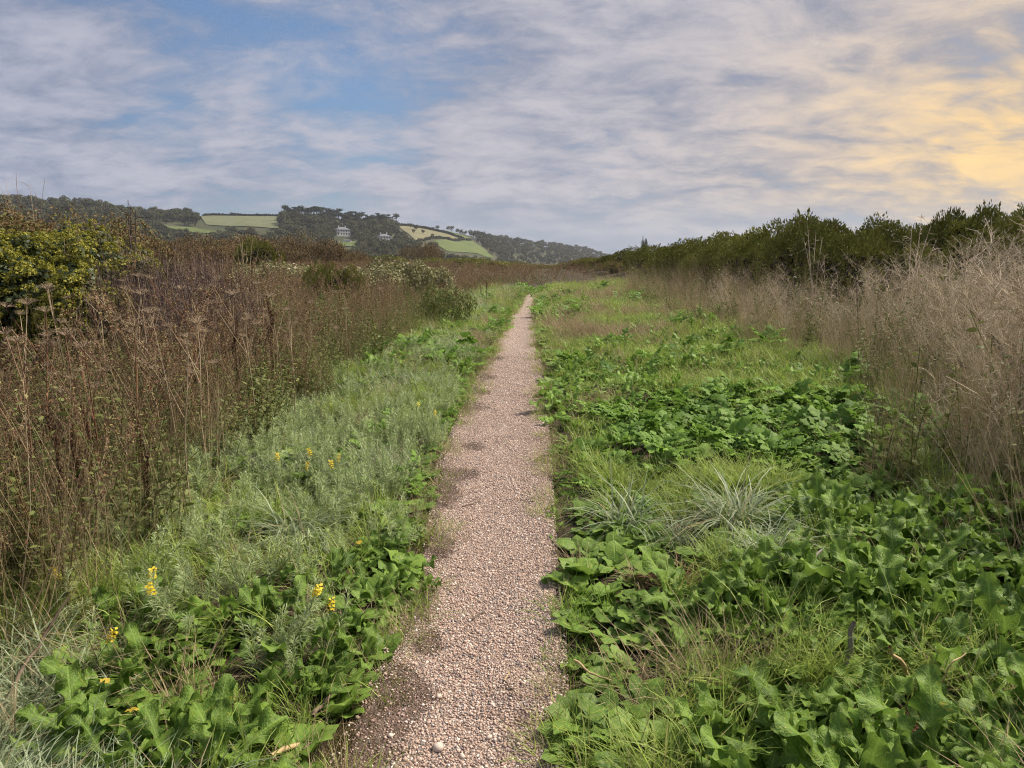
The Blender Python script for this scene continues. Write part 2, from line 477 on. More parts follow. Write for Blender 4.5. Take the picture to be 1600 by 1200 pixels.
# ------------------------------------------------------------------ hills beyond the lowland
ridge = [(-900, 330, 1000), (-300, 318, 820), (0, 319, 860), (130, 325, 880), (220, 339, 930), (300, 339.5, 1000), (330, 337.0, 1020), (440, 338.5, 1020), (480, 346, 980), (540, 351, 980),
         (610, 352, 1060), (640, 353.5, 1100), (700, 361, 1220), (760, 373, 1400), (850, 385, 1600), (915, 392, 1780), (945, 402, 1850), (985, 416, 1950), (1100, 430, 2000)]
RU = np.array([(at_depth(u, v, y)[0] / y) for u, v, y in ridge])
RZ = np.array([at_depth(u, v, y)[2] for u, v, y in ridge])
RYD = np.array([y for u, v, y in ridge], float)
def hill_z(x, y):
    x = np.asarray(x, float); y = np.maximum(np.asarray(y, float), 1.0)
    q = x / y
    zr = np.interp(q, RU, RZ); yr = np.interp(q, RU, RYD)
    steep = sstep(q, -0.06, 0.02)
    yb = yr * (0.55 + 0.20 * steep)
    tt = (y - yb) / (yr - yb)
    prof = np.where(tt < 1, sstep(tt, 0, 1) * 0.35 + np.clip(tt, 0, 1) * 0.65, 1.0)
    z = -15.0 + (zr + 15.0) * prof
    z = z + (fbm(x / 90.0, y / 90.0, 3) - 0.5) * 14.0 * np.clip(tt, 0, 1) * (1 - np.clip(tt, 0, 1)) * 4 * 0.6
    z = np.where(tt > 1, zr - (y - yr) * 0.06, z)
    return z
hq = np.linspace(-1.25, 0.16, 200)
hy = np.linspace(430, 2500, 150)
HQ, HY = np.meshgrid(hq, hy)
HX = HQ * HY
HZ = hill_z(HX, HY)
hillmat, t = make_mat('hill_grass')
geo = t.n('ShaderNodeNewGeometry'); pos = geo.outputs['Position']
hn = t.noise(pos, 0.02, 5.0, 0.6); hn2 = t.noise(pos, 0.15, 4.0, 0.6)
c = t.mixc(t.smooth(hn, 0.4, 0.6), (0.055, 0.065, 0.032), (0.085, 0.08, 0.045))
c = t.mixc(t.math('MULTIPLY', hn2, 0.5), c, (0.045, 0.05, 0.028))
p = t.n('ShaderNodeBsdfPrincipled', {'Base Color': c, 'Roughness': 0.95, 'Specular IOR Level': 0.1})
t.n('ShaderNodeOutputMaterial', {'Surface': p.outputs[0]})
hill = obj('hill', grid_mesh(HX, HY, HZ, hillmat, 'hill'))
tag(hill, 'wooded hillside falling to a headland beyond the lowland', None, None, 'structure')

def to_pix(x, y, z):
    c, s = math.cos(PITCH), math.sin(PITCH)
    dep = y * c - (z - CAM_H) * s
    up = y * s + (z - CAM_H) * c
    return 800 + FPX * x / dep, 600 - FPX * up / dep

_SY = np.linspace(440, 2200, 900)
def on_hill(u, v):
    """first point of the hillside on the sight line of a pixel"""
    d = pix_dir(u, v)
    X = d[0] * _SY / d[1]; Z = CAM_H + d[2] * _SY / d[1]
    hz = hill_z(X, _SY)
    k = np.argmax(Z <= hz)
    if not (Z <= hz).any(): k = np.argmin(np.abs(Z - hz))
    return np.array([X[k], _SY[k], hz[k]])

def field_mat(name, a, b, sc):
    m, t = make_mat(name)
    geo = t.n('ShaderNodeNewGeometry')
    nz = t.noise(geo.outputs['Position'], sc, 4.0, 0.65)
    c = t.mixc(t.smooth(nz, 0.3, 0.7), a, b)
    p = t.n('ShaderNodeBsdfPrincipled', {'Base Color': c, 'Roughness': 0.95, 'Specular IOR Level': 0.1})
    t.n('ShaderNodeOutputMaterial', {'Surface': p.outputs[0]})
    return m
pasture = field_mat('pasture', (0.085, 0.115, 0.036), (0.125, 0.15, 0.055), 0.08)
stubble = field_mat('stubble', (0.15, 0.145, 0.08), (0.20, 0.185, 0.105), 0.06)
palef = field_mat('pale_pasture', (0.12, 0.135, 0.072), (0.16, 0.165, 0.09), 0.05)
FIELDS = [  # corner pixels, colour, label
    ([(312, 338), (436, 339), (436, 358), (322, 352)], palef, 'pale green field on the skyline between two woods'),
    ([(620, 353.5), (668, 359.5), (722, 375), (650, 378)], stubble, 'yellowish stubble field below the hilltop hedge'),
    ([(672, 359), (700, 361.5), (735, 373), (726, 375)], pasture, 'narrow bright green field strip above the stubble'),
    ([(676, 379), (738, 377), (772, 404), (700, 394)], pasture, 'bright green sloping field below the hedge line'),
    ([(232, 352), (300, 356), (372, 366), (300, 364)], pasture, 'thin green field strip showing behind brown scrub'),
    ([(520, 379), (556, 379), (562, 386), (530, 388)], pasture, 'small lawn below the grey and white villa'),
]
FIELD_PIX = []
for corners, fm, lab in FIELDS:
    C4 = np.array(corners, float); FIELD_PIX.append(C4)
    n = 9; a = np.linspace(0, 1, n)
    W = [on_hill(*c4) for c4 in C4]
    A, B_ = np.meshgrid(a, a)
    X = (W[0][0] * (1 - A) + W[1][0] * A) * (1 - B_) + (W[3][0] * (1 - A) + W[2][0] * A) * B_
    Y = (W[0][1] * (1 - A) + W[1][1] * A) * (1 - B_) + (W[3][1] * (1 - A) + W[2][1] * A) * B_
    n2 = 22; aa = np.linspace(0, 1, n2)
    X = np.array([[np.interp(bb, a, [np.interp(ax, a, X[i]) for i in range(n)]) for ax in aa] for bb in aa])
    Y = np.array([[np.interp(bb, a, [np.interp(ax, a, Y[i]) for i in range(n)]) for ax in aa] for bb in aa])
    Z = hill_z(X, Y) + 0.9
    fo = obj('field', grid_mesh(X, Y, Z, fm, 'field'))
    tag(fo, lab, None, None, 'structure')
def in_field(u, v, grow=1.5):
    for C4 in FIELD_PIX:
        ins = True
        cen = C4.mean(0)
        for i in range(4):
            a, b = C4[i], C4[(i + 1) % 4]
            nrm = np.array([b[1] - a[1], -(b[0] - a[0])]); nrm /= np.linalg.norm(nrm) + 1e-9
            if np.dot(nrm, cen - a) > 0: nrm = -nrm
            if np.dot(nrm, np.array([u, v]) - a) > grow: ins = False; break
        if ins: return True
    return False

# ---- far trees
bark = plain_mat('bark', (0.05, 0.040, 0.032), (0.11, 0.09, 0.07), 0.9, 5.0)
def tube(b, pts, rad, sides=4, tint=0.5, mat=0, cap=False):
    pts = np.asarray(pts, float); n = len(pts)
    rad = np.broadcast_to(np.asarray(rad, float), (n,))
    tg = np.gradient(pts, axis=0); tg /= np.linalg.norm(tg, axis=1)[:, None] + 1e-12
    ref = np.where(np.abs(tg[:, 2:3]) > 0.9, np.array([[1.0, 0, 0]]), np.array([[0, 0, 1.0]]))
    s1 = np.cross(tg, ref); s1 /= np.linalg.norm(s1, axis=1)[:, None] + 1e-12
    s2 = np.cross(tg, s1)
    an = np.arange(sides) * 2 * math.pi / sides
    V = pts[:, None, :] + rad[:, None, None] * (np.cos(an)[None, :, None] * s1[:, None, :] + np.sin(an)[None, :, None] * s2[:, None, :])
    i = np.arange(n * sides).reshape(n, sides)
    Q = np.stack([i[:-1], np.roll(i[:-1], -1, 1), np.roll(i[1:], -1, 1), i[1:]], -1).reshape(-1, 4)
    b.add(V.reshape(-1, 3), Q, tint=tint, mat=mat)

def leaf_quads(b, P_, N_, size, r, tint, aspect=1.0, mat=0):
    """many small tilted quads (leaf clumps) at points P_, facing roughly N_"""
    n = len(P_)
    N_ = N_ + r.normal(0, 0.45, (n, 3)); N_ /= np.linalg.norm(N_, axis=1)[:, None]
    a = np.cross(N_, r.normal(0, 1, (n, 3))); a /= np.linalg.norm(a, axis=1)[:, None] + 1e-9
    c = np.cross(N_, a)
    s = np.broadcast_to(size, (n,)) * r.uniform(0.7, 1.3, n)
    s = s[:, None]
    V = np.stack([P_ - a * s, P_ - c * s * aspect * 0.6 + N_ * s * 0.25, P_ + a * s, P_ + c * s * aspect * 0.6 - N_ * s * 0.15], 1)
    Q = np.arange(n * 4).reshape(n, 4)
    tn = np.repeat(np.broadcast_to(tint, (n,)) + r.normal(0, 0.12, n), 4)
    b.add(V.reshape(-1, 3), Q, tint=tn, mat=mat)

def lumpy_points(r, lobes, n, shell=0.35):
    """points in the outer shell of a union of ellipsoids; returns points, outward normals"""
    lobes = np.array(lobes, float)      # cx cy cz rx ry rz
    vol = (lobes[:, 3] * lobes[:, 4] + lobes[:, 3] * lobes[:, 5] + lobes[:, 4] * lobes[:, 5])
    k = r.choice(len(lobes), n * 2, p=vol / vol.sum())
    d = r.normal(0, 1, (n * 2, 3)); d /= np.linalg.norm(d, axis=1)[:, None]
    rad = 1 - shell * r.random(n * 2) ** 1.6
    bump = 1 + 0.16 * np.sin(d[:, 0] * 9 + k) * np.sin(d[:, 1] * 8 + 2 * k) * np.cos(d[:, 2] * 7)
    P_ = lobes[k, :3] + d * lobes[k, 3:6] * (rad * bump)[:, None]
    keep = np.ones(n * 2, bool)
    for j in range(len(lobes)):
        q = (P_ - lobes[j, :3]) / lobes[j, 3:6]
        inside = (q ** 2).sum(1) < 0.5
        keep &= ~(inside & (k != j))
    P_, d, k = P_[keep][:n], d[keep][:n], k[keep][:n]
    N_ = d / lobes[k, 3:6]; N_ /= np.linalg.norm(N_, axis=1)[:, None]
    return P_, N_, k

wood_leaf = leaf_mat('wood_foliage', (0.020, 0.028, 0.015), (0.115, 0.12, 0.05), (0.12, 0.085, 0.04), 0.16, rough=0.8, trans=0.05, spec=0.1, w_rand=0.7)
pine_leaf = leaf_mat('pine_foliage', (0.016, 0.024, 0.014), (0.040, 0.052, 0.026), None, 0, rough=0.8, trans=0.05, spec=0.1)

def broad_tree(seed, n=420):
    """a round-headed tree 1 unit tall: crown mesh and trunk mesh"""
    r = np.random.default_rng(seed)
    lobes = [(0, 0, .62, .26, .26, .26)]
    for k in range(7):
        a = r.uniform(0, 6.28); q = r.uniform(.14, .26)
        lobes.append((math.cos(a) * q, math.sin(a) * q, r.uniform(.38, .84), *(r.uniform(.13, .2, 3))))
    cb = MB()
    P_, N_, k = lumpy_points(r, lobes, n)
    lob_t = r.uniform(.25, .75, len(lobes))
    leaf_quads(cb, P_, N_ + np.array([0, 0, .3]), 0.050, r, lob_t[k])
    tb = MB()
    tube(tb, [(0, 0, -.06), (.01, 0, .18), (0, .01, .42), (.01, 0, .7)], [.035, .028, .02, .008], 5)
    for k in range(4):
        a = r.uniform(0, 6.28)
        tube(tb, [(0, 0, .25 + .06 * k), (.1 * math.cos(a), .1 * math.sin(a), .42 + .06 * k), (.2 * math.cos(a), .2 * math.sin(a), .55 + .06 * k)], [.014, .01, .004], 4)
    return cb, tb

def pine_tree(seed, n=260):
    """tall bare trunk with flat dark tufts at the top"""
    r = np.random.default_rng(seed)
    lobes = []
    for k in range(6):
        a = r.uniform(0, 6.28); q = r.uniform(.0, .22)
        lobes.append((math.cos(a) * q, math.sin(a) * q, r.uniform(.66, .92), r.uniform(.12, .2), r.uniform(.12, .2), r.uniform(.05, .085)))
    cb = MB(); P_, N_, k = lumpy_points(r, lobes, n, .6)
    leaf_quads(cb, P_, N_ + np.array([0, 0, .6]), 0.042, r, .5)
    tb = MB(); lx, ly = r.normal(0, .03, 2)
    tube(tb, [(0, 0, -.06), (lx, ly, .4), (lx * 1.6, ly * 1.3, .86)], [.022, .017, .008], 5)
    for L in lobes:
        tube(tb, [(lx * 1.2, ly * 1.2, L[2] - .16), (L[0] * .6, L[1] * .6, L[2] - .06), (L[0], L[1], L[2])], [.009, .006, .003], 4)
    return cb, tb

BT = []
for s in range(6):
    cb, tb = broad_tree(100 + s)
    fb = MB(); fb.merge(cb)
    tb2 = MB(); tb2.merge(tb); tb2.qm = [np.ones_like(m) for m in tb2.qm]
    fb.merge(tb2)
    BT.append((cb.mesh('tree_crown', wood_leaf), tb.mesh('tree_trunk', bark), fb.mesh('whole_tree', [wood_leaf, bark])))
PT = []
for s in range(5):
    cb, tb = pine_tree(200 + s)
    PT.append((cb.mesh('pine_crown', pine_leaf), tb.mesh('pine_trunk', bark)))

# woodland mass: too many to count
r = np.random.default_rng(21)
pts = []
while len(pts) < 3000:
    u = r.uniform(-60, 985); q_ = (u - 800) / FPX / math.cos(PITCH)
    yr = np.interp(q_, RU, RYD)
    y = yr * (1.02 - 0.46 * r.random() ** 0.9)
    x = q_ * y * 1.0
    z = float(hill_z(x, y))
    if z < -13.5: continue
    uu, vv = to_pix(x, y, z)
    if in_field(uu, vv, 3.0) : continue
    u2, v2 = to_pix(x, y, z + 9)
    if in_field(u2, v2, 1.0) : continue
    if in_field(*to_pix(x, y, z + 5), 1.0): continue
    # keep the houses clear: nothing just below/in front of them
    clear = False
    for hu, hv, hw in ((535, 363, 14), (600, 374.5, 13), (525, 377, 6), (542, 376.5, 7)):
        if abs(uu - hu) < hw and -2 < vv - hv < 17: clear = True
    if clear: continue
    if 300 < uu < 455 and vv < 341: continue     # bare skyline above the pale field
    if 612 < uu < 735 and in_field(uu, vv + 3, 3.0): continue
    pts.append((x, y, z))
pts = np.array(pts)
up_, vp_ = to_pix(pts[:, 0], pts[:, 1], pts[:, 2])
top_of_col = {}
sz = r.uniform(8.5, 15.0, len(pts)) * np.where(up_ > 720, 0.95, 1.0)
scl = np.stack([sz * r.uniform(.9, 1.35, len(pts)), sz * r.uniform(.9, 1.35, len(pts)), sz * r.uniform(.75, 1.05, len(pts))], 1)
scatter('woodland', [b[2] for b in BT], pts, rand_rot(len(pts), 0.04, r), scl, r.integers(0, len(BT), len(pts)),
        'dark mixed woodland covering the far hillside and headland', 'woodland')

# single trees that stand out: skyline trees and field trees
def far_tree(kind, u, v, hpx, label, group, seed, y=None):
    """a tree whose foot is at pixel (u,v) on the hillside, hpx pixels tall"""
    p_ = on_hill(u, v) if y is None else np.array([at_depth(u, v, y)[0], y, 0])
    z = float(hill_z(p_[0], p_[1]))
    h = hpx * p_[1] / FPX
    rr = np.random.default_rng(seed)
    lib = PT if kind == 'pine' else BT
    c0 = lib[rr.integers(0, len(lib))]
    e = empty('pine_tree' if kind == 'pine' else 'field_tree' if kind == 'field' else 'skyline_tree', (p_[0], p_[1], z), rr.uniform(0, 6.28), (h * rr.uniform(.9, 1.25), h * rr.uniform(.9, 1.25), h))
    obj('crown', c0[0], e); obj('trunk', c0[1], e)
    tag(e, label, 'pine' if kind == 'pine' else 'tree', group)
r = np.random.default_rng(33)
def ridge_v(u):
    q_ = (u - 800) / FPX / math.cos(PITCH); y = np.interp(q_, RU, RYD)
    return to_pix(q_ * y, y, np.interp(q_, RU, RZ))[1], y
for k in range(46):
    u = 445 + k * 3.8 + r.normal(0, 2)
    rv_, y = ridge_v(u)
    hp = 18 + 6 * math.exp(-((u - 510) / 60) ** 2) + r.uniform(-3, 3)
    far_tree('pine', u, rv_, hp, 'flat-topped dark pine on the wooded hilltop above the white villas', 'pines on the hilltop', 400 + k, y * r.uniform(.93, 1.0))
for k, (u, v, h) in enumerate([(676, 372.5, 8), (642, 358, 9), (650, 362, 10), (661, 367, 8), (646, 366, 8)]):
    far_tree('field', u, v, h, ['lone round tree in the stubble field', 'dark round tree at the stubble field edge'][min(k, 1)], None if k == 0 else 'trees along the stubble field edge', 470 + k)
for k, (u, h) in enumerate([(318, 5), (345, 3), (361, 6), (367, 5), (684, 8), (393, 3)]):
    rv_, y = ridge_v(u)
    far_tree('field', u, rv_ + .5, h, 'small lone tree on the bare skyline above the green fields', 'lone skyline trees', 480 + k, y)
u = 20.0; k = 0
while u < 300:
    rv_, y = ridge_v(u)
    far_tree('skyline', u, rv_, r.uniform(10, 15), 'dark round-headed tree along the wooded skyline above the yellow-green shrub', 'trees on the wooded skyline', 500 + k, y * .99)
    u += r.uniform(6, 11); k += 1
u = 700.0
while u < 945:
    rv_, y = ridge_v(u)
    far_tree('skyline', u, rv_, r.uniform(7, 10.5) * (1.0 if u < 880 else .9), 'small rounded tree along the ridge of the hazy headland', 'trees on the headland ridge', 600 + k, y * .99)
    u += r.uniform(5, 9); k += 1

# hedgerows between the fields
hedge_m = leaf_mat('hedge_foliage', (0.020, 0.024, 0.012), (0.05, 0.048, 0.022), None, 0, rough=.8, trans=.05, spec=.1)
def hedgerow(p0, p1, w0, h0, label, n=260):
    r = np.random.default_rng(int(p0[0] * 7 + p1[0]))
    a, b_ = on_hill(*p0), on_hill(*p1)
    s = r.random(n)
    X = a[0] + (b_[0] - a[0]) * s; Y = a[1] + (b_[1] - a[1]) * s
    Z = hill_z(X, Y)
    P_ = np.stack([X + r.normal(0, w0 * .3, n), Y + r.normal(0, w0 * .3, n), Z + r.random(n) * h0 * (0.7 + .5 * fbm(s * 25, s * 0 + p0[0]))], 1)
    o0 = P_.mean(0) * np.array([1, 1, 0]) + np.array([0, 0, float(hill_z(*P_.mean(0)[:2]))])
    b = MB(); leaf_quads(b, P_ - o0, np.tile([[0, -.5, .6]], (n, 1)), 1.3, r, .4)
    o = obj('hedgerow', b.mesh('hedgerow', hedge_m), None, o0)
    tag(o, label, 'hedge')
hedgerow((318, 337.5), (440, 339), 2, 3.4, 'dark hedge along the top of the pale skyline field', 1400)
hedgerow((620, 352.5), (678, 359.5), 2, 3.2, 'dark hedge along the skyline above the stubble field', 1000)
hedgerow((668, 358.5), (724, 374), 2, 3.4, 'dark hedge between the stubble field and green strip', 900)
hedgerow((652, 378), (736, 376), 2, 3.2, 'dark hedge above the bright green sloping field', 1300)

# ---- houses on the hillside
wallm = plain_mat('white_render', (0.62, 0.61, 0.58), (0.78, 0.77, 0.74), .8, .3)
roofm = plain_mat('slate_roof', (0.12, 0.125, 0.14), (0.19, 0.19, 0.20), .7, .6)
glassm, t = make_mat('window_glass')
p = t.n('ShaderNodeBsdfPrincipled', {'Base Color': (0.03, 0.035, 0.04, 1), 'Roughness': 0.08, 'Specular IOR Level': 0.6})
t.n('ShaderNodeOutputMaterial', {'Surface': p.outputs[0]})
def box(b, lo, hi, tint=.5, mat=0):
    x0, y0, z0 = lo; x1, y1, z1 = hi
    V = [(x0, y0, z0), (x1, y0, z0), (x1, y1, z0), (x0, y1, z0), (x0, y0, z1), (x1, y0, z1), (x1, y1, z1), (x0, y1, z1)]
    b.add(V, [(3, 2, 1, 0), (4, 5, 6, 7), (0, 1, 5, 4), (1, 2, 6, 5), (2, 3, 7, 6), (3, 0, 4, 7)], tint=tint, mat=mat)
def part_box(name, lo, hi, m, parent):
    b = MB(); lo = np.array(lo, float); hi = np.array(hi, float)
    box(b, lo, hi)
    return obj(name, b.mesh(name, m, False), parent)
def hip_roof(name, x0, x1, y0, y1, z, h, m, parent, eave=.5, hip=.5):
    x0 -= eave; x1 += eave; y0 -= eave; y1 += eave
    ym = (y0 + y1) / 2; hp = (y1 - y0) / 2 * hip * 2
    b = MB()
    V = [(x0, y0, z), (x1, y0, z), (x1, y1, z), (x0, y1, z), (x0 + hp, ym, z + h), (x1 - hp, ym, z + h), (x0, y0, z - .25), (x1, y0, z - .25), (x1, y1, z - .25), (x0, y1, z - .25)]
    b.add(V, [(0, 1, 5, 4), (2, 3, 4, 5), (6, 7, 1, 0), (7, 8, 2, 1), (8, 9, 3, 2), (9, 6, 0, 3), (9, 8, 7, 6)], [(1, 2, 5), (3, 0, 4)])
    return obj(name, b.mesh(name, m, False), parent)
def window(parent, x, z, w0, h0, yf):
    wn = part_box('window', (x - w0 / 2 - .12, yf - .06, z - .12), (x + w0 / 2 + .12, yf + .05, z + h0 + .12), wallm, parent)
    part_box('pane', (x - w0 / 2, yf - .09, z), (x + w0 / 2, yf - .063, z + h0), glassm, wn)
def villa(u, v, label, wide, storeys, name='villa', wings=()):
    p_ = on_hill(u, v)
    e = empty(name, p_ - np.array([0, 0, .5]), 0.62)
    hh = 3.1 * storeys + 1.0
    part_box('wall', (-wide / 2, -4.5, -2), (wide / 2, 4.5, hh), wallm, e)
    rf = hip_roof('roof', -wide / 2, wide / 2, -4.5, 4.5, hh, 2.8, roofm, e)
    for cx_ in (-wide * .28, wide * .25):
        part_box('chimney', (cx_ - .5, -.4, hh + 1.2), (cx_ + .5, .4, hh + 4.3), wallm, rf)
    nw = int(wide / 3)
    for s in range(storeys):
        for i in range(nw):
            window(e, -wide / 2 + wide * (i + .5) / nw, 1.9 + s * 3.1, 1.3, 1.7, -4.5)
    for (wx0, wx1, wh, dy) in wings:
        part_box('wing', (wx0, -6.2 + dy, -2), (wx1, 3.0 + dy, wh), wallm, e)
        hip_roof('wing_roof', wx0, wx1, -6.2 + dy, 3.0 + dy, wh + .02, 1.6, roofm, e)
        k = max(1, int((wx1 - wx0) / 3))
        for s in range(int(wh / 3.2)):
            for i in range(k):
                window(e, wx0 + (wx1 - wx0) * (i + .5) / k, 1.7 + s * 3.1, 1.4, 1.6, -6.2 + dy)
    if storeys == 3:
        part_box('veranda', (-wide / 2 - .2, -6.0, 3.9), (wide / 2 + .2, -4.52, 4.1), wallm, e)
        for i in range(7):
            x = -wide / 2 + wide * i / 6
            part_box('post', (x - .12, -5.95, -1), (x + .12, -5.72, 3.88), wallm, e)
    tag(e, label, 'house')
villa(535, 368.5, 'large villa with grey roof, veranda and rows of windows among the pines', 15.0, 2, 'villa', ((-9.0, -5.2, 4.5, .5),))
villa(600, 379.5, 'bright white villa with a lower side wing below the dark trees', 13.5, 2, 'villa', ((6.9, 13.0, 4.2, .5),))
def shed(u, v, wide, label):
    p_ = on_hill(u, v); e = empty('outbuilding', p_ - np.array([0, 0, .3]), .1)
    part_box('wall', (-wide / 2, -2, -1), (wide / 2, 2, 2.3), wallm, e)
    hip_roof('roof', -wide / 2, wide / 2, -2, 2, 2.3, 1.0, roofm, e, .3)
    part_box('door', (-.5, -2.05, -.8), (.5, -1.98, 1.4), roofm, e)
    tag(e, label, 'outbuilding')
shed(525.5, 379.5, 5.5, 'small white outbuilding at the lawn edge below the villa')
shed(542, 379, 8.5, 'longer white outbuilding at the lawn edge below the villa')
villa(744, 376, 'small white cottage at the top corner of the green field', 10.0, 1, 'cottage')
villa(722, 365.5, 'tiny white cottage among trees on the skyline above the fields', 7.0, 1, 'cottage')
villa(920, 391, 'pale house among trees near the tip of the headland', 13.0, 1, 'cottage')
# ------------------------------------------------------------------ plant building blocks
GRASS = leaf_mat('grass_green', (0.065, 0.12, 0.016), (0.43, 0.54, 0.11), (0.34, 0.30, 0.13), 0.10, rough=.55, trans=.35, spec=.25)
LAWN = leaf_mat('grass_bright', (0.05, 0.115, 0.010), (0.33, 0.50, 0.07), (0.24, 0.25, 0.09), 0.06, rough=.5, trans=.35, spec=.25)
GREYGRASS = leaf_mat('grass_greygreen', (0.10, 0.145, 0.06), (0.50, 0.57, 0.36), (0.36, 0.30, 0.17), 0.16, rough=.5, trans=.3, spec=.3)
STRAW = leaf_mat('straw', (0.21, 0.155, 0.085), (0.48, 0.38, 0.23), (0.12, 0.14, 0.05), 0.10, rough=.7, trans=.2, spec=.15)
RUSTSTRAW = leaf_mat('rust_straw', (0.19, 0.09, 0.05), (0.36, 0.21, 0.125), None, 0, rough=.7, trans=.2, spec=.15)
RADISH = leaf_mat('radish_leaf', (0.030, 0.075, 0.014), (0.225, 0.365, 0.062), (0.36, 0.37, 0.06), 0.10, rough=.5, trans=.30, spec=.22, bump=.35, veins=.30, w_rand=.5)
GLOSSY = leaf_mat('celery_leaf', (0.038, 0.10, 0.016), (0.23, 0.39, 0.065), (0.32, 0.38, 0.06), 0.08, rough=.55, trans=.30, spec=.15, bump=.15)
TOAD = leaf_mat('toadflax_leaf', (0.11, 0.165, 0.06), (0.56, 0.64, 0.35), (0.28, 0.36, 0.10), 0.35, rough=.6, trans=.28, spec=.2)
YELLOW = leaf_mat('yellow_petal', (0.65, 0.47, 0.02), (0.80, 0.66, 0.06), None, 0, rough=.5, trans=.3, spec=.2)
OLIVE = leaf_mat('olive_leaf', (0.07, 0.105, 0.028), (0.21, 0.24, 0.07), (0.17, 0.12, 0.05), 0.22, rough=.6, trans=.25, spec=.2)
MOSSM = leaf_mat('moss', (0.035, 0.030, 0.012), (0.11, 0.10, 0.035), (0.085, 0.050, 0.028), 0.4, rough=.9, trans=.05, spec=.05)

def blades(b, r, n, L, w0, spread, lean=(0.1, 0.7), curl=(0.3, 1.3), segs=3, mat=0, tint=(0, 1)):
    """n curved grass blades rising from a patch of radius spread"""
    az = r.uniform(0, 2 * math.pi, n); q = spread * np.sqrt(r.random(n)); a2 = r.uniform(0, 2 * math.pi, n)
    base = np.stack([q * np.cos(a2), q * np.sin(a2), np.full(n, -0.01)], 1)
    ln = r.uniform(L[0], L[1], n); th0 = math.pi / 2 - r.uniform(lean[0], lean[1], n); cu = r.uniform(curl[0], curl[1], n)
    wd = w0 * r.uniform(.7, 1.3, n)
    side = np.stack([-np.sin(az), np.cos(az), np.zeros(n)], 1)
    P_ = base.copy(); V = []; ts = np.linspace(0, 1, segs + 1)
    tw = r.uniform(-.6, .6, n)
    for i, tt in enumerate(ts):
        wi = wd * (1 - tt) ** .7 if i else wd * .8
        sd_ = side * np.cos(tw * tt)[:, None] + np.array([0, 0, 1.0]) * np.sin(tw * tt)[:, None]
        if i < segs:
            V.append(P_ - sd_ * (wi / 2)[:, None]); V.append(P_ + sd_ * (wi / 2)[:, None])
        else:
            V.append(P_.copy())
        th = th0 - cu * (tt + .5 / segs)
        st = ln / segs
        P_ = P_ + np.stack([np.cos(az) * np.cos(th) * st, np.sin(az) * np.cos(th) * st, np.sin(th) * st], 1)
    V = np.stack(V, 1); m = 2 * segs + 1
    o = (np.arange(n) * m)[:, None]
    Q = np.concatenate([o + np.array([2 * i, 2 * i + 1, 2 * i + 3, 2 * i + 2]) for i in range(segs - 1)], 0)
    T = o + np.array([2 * segs - 2, 2 * segs - 1, 2 * segs])
    b.add(V.reshape(-1, 3), Q, T, tint=np.repeat(r.uniform(tint[0], tint[1], n), m), mat=mat)

def leaf_strip(b, L, wf, th0, th1, fold, ripple, n=12, cols=5, r=None, tint=.5, M=None, mat=0, petiole=0.0, vein=.12, bow=0.0):
    """one leaf along +X: curved midrib, outline wf(t) (half width / L), folded and rippled"""
    t_ = np.linspace(0, 1, n + 1)
    th = th0 + (th1 - th0) * t_
    dx = np.cos(th) * L / n; dz = np.sin(th) * L / n
    X = np.concatenate([[0], np.cumsum(dx[:-1])]); Z = np.concatenate([[0], np.cumsum(dz[:-1])])
    Yb = bow * L * t_ ** 2
    c_ = np.linspace(-1, 1, cols)
    ph = r.uniform(0, 6.28, 2) if r is not None else (0, 1)
    V = []
    W = np.array([wf(x) for x in t_]) * L
    for i in range(n + 1):
        for c in c_:
            side = 0 if c < 0 else 1
            rp = ripple * W[i] * abs(c) ** 2 * math.sin(17 * t_[i] + ph[side]) + fold * abs(c) * W[i] - (abs(c) ** 2) * W[i] * .25
            V.append((X[i] - math.sin(th[i]) * rp, Yb[i] + c * W[i], Z[i] + math.cos(th[i]) * rp))
    V = np.array(V)
    if M is not None:
        A = np.array(M); V = V @ A[:3, :3].T + A[:3, 3]
    i = np.arange((n + 1) * cols).reshape(n + 1, cols)
    Q = np.stack([i[:-1, :-1], i[1:, :-1], i[1:, 1:], i[:-1, 1:]], -1).reshape(-1, 4)
    tn = tint + vein * (np.abs(np.tile(c_, n + 1)) < .05) + (r.normal(0, .05, (n + 1) * cols) if r is not None else 0)
    b.add(V, Q, tint=tn, mat=mat, tc=np.stack([np.repeat(t_, cols) + 1e-4, np.tile(c_, n + 1)], 1))

def radish_outline(r):
    """spoon-shaped ruffled leaf: narrow cut base, rounded scalloped lobes, blunt end"""
    mw = r.uniform(.15, .22); pk = r.uniform(.62, .74); nl = r.uniform(4.5, 6.5); ph = r.uniform(0, 6.28); dp = r.uniform(.15, .32); p0 = r.uniform(.08, .2)
    def f(t):
        if t < p0: return .014
        if t < pk: e_ = .14 + .86 * ((t - p0) / (pk - p0)) ** 1.5
        else: e_ = math.sqrt(max(0.0, 1 - ((t - pk) / (1.015 - pk)) ** 2))
        cut = dp * (1.6 if t < pk else .6)
        return max(.012, mw * e_ * (1 - cut * .5 + cut * .5 * math.sin(6.283 * nl * t + ph) + .05 * math.sin(90 * t)))
    return f
def ovate(wm, pk=.4):
    def f(t):
        return max(.01, wm * math.sin(math.pi * t ** (math.log(.5) / math.log(pk))) ** .8 * (1 + .10 * math.cos(t * 40)))
    return f

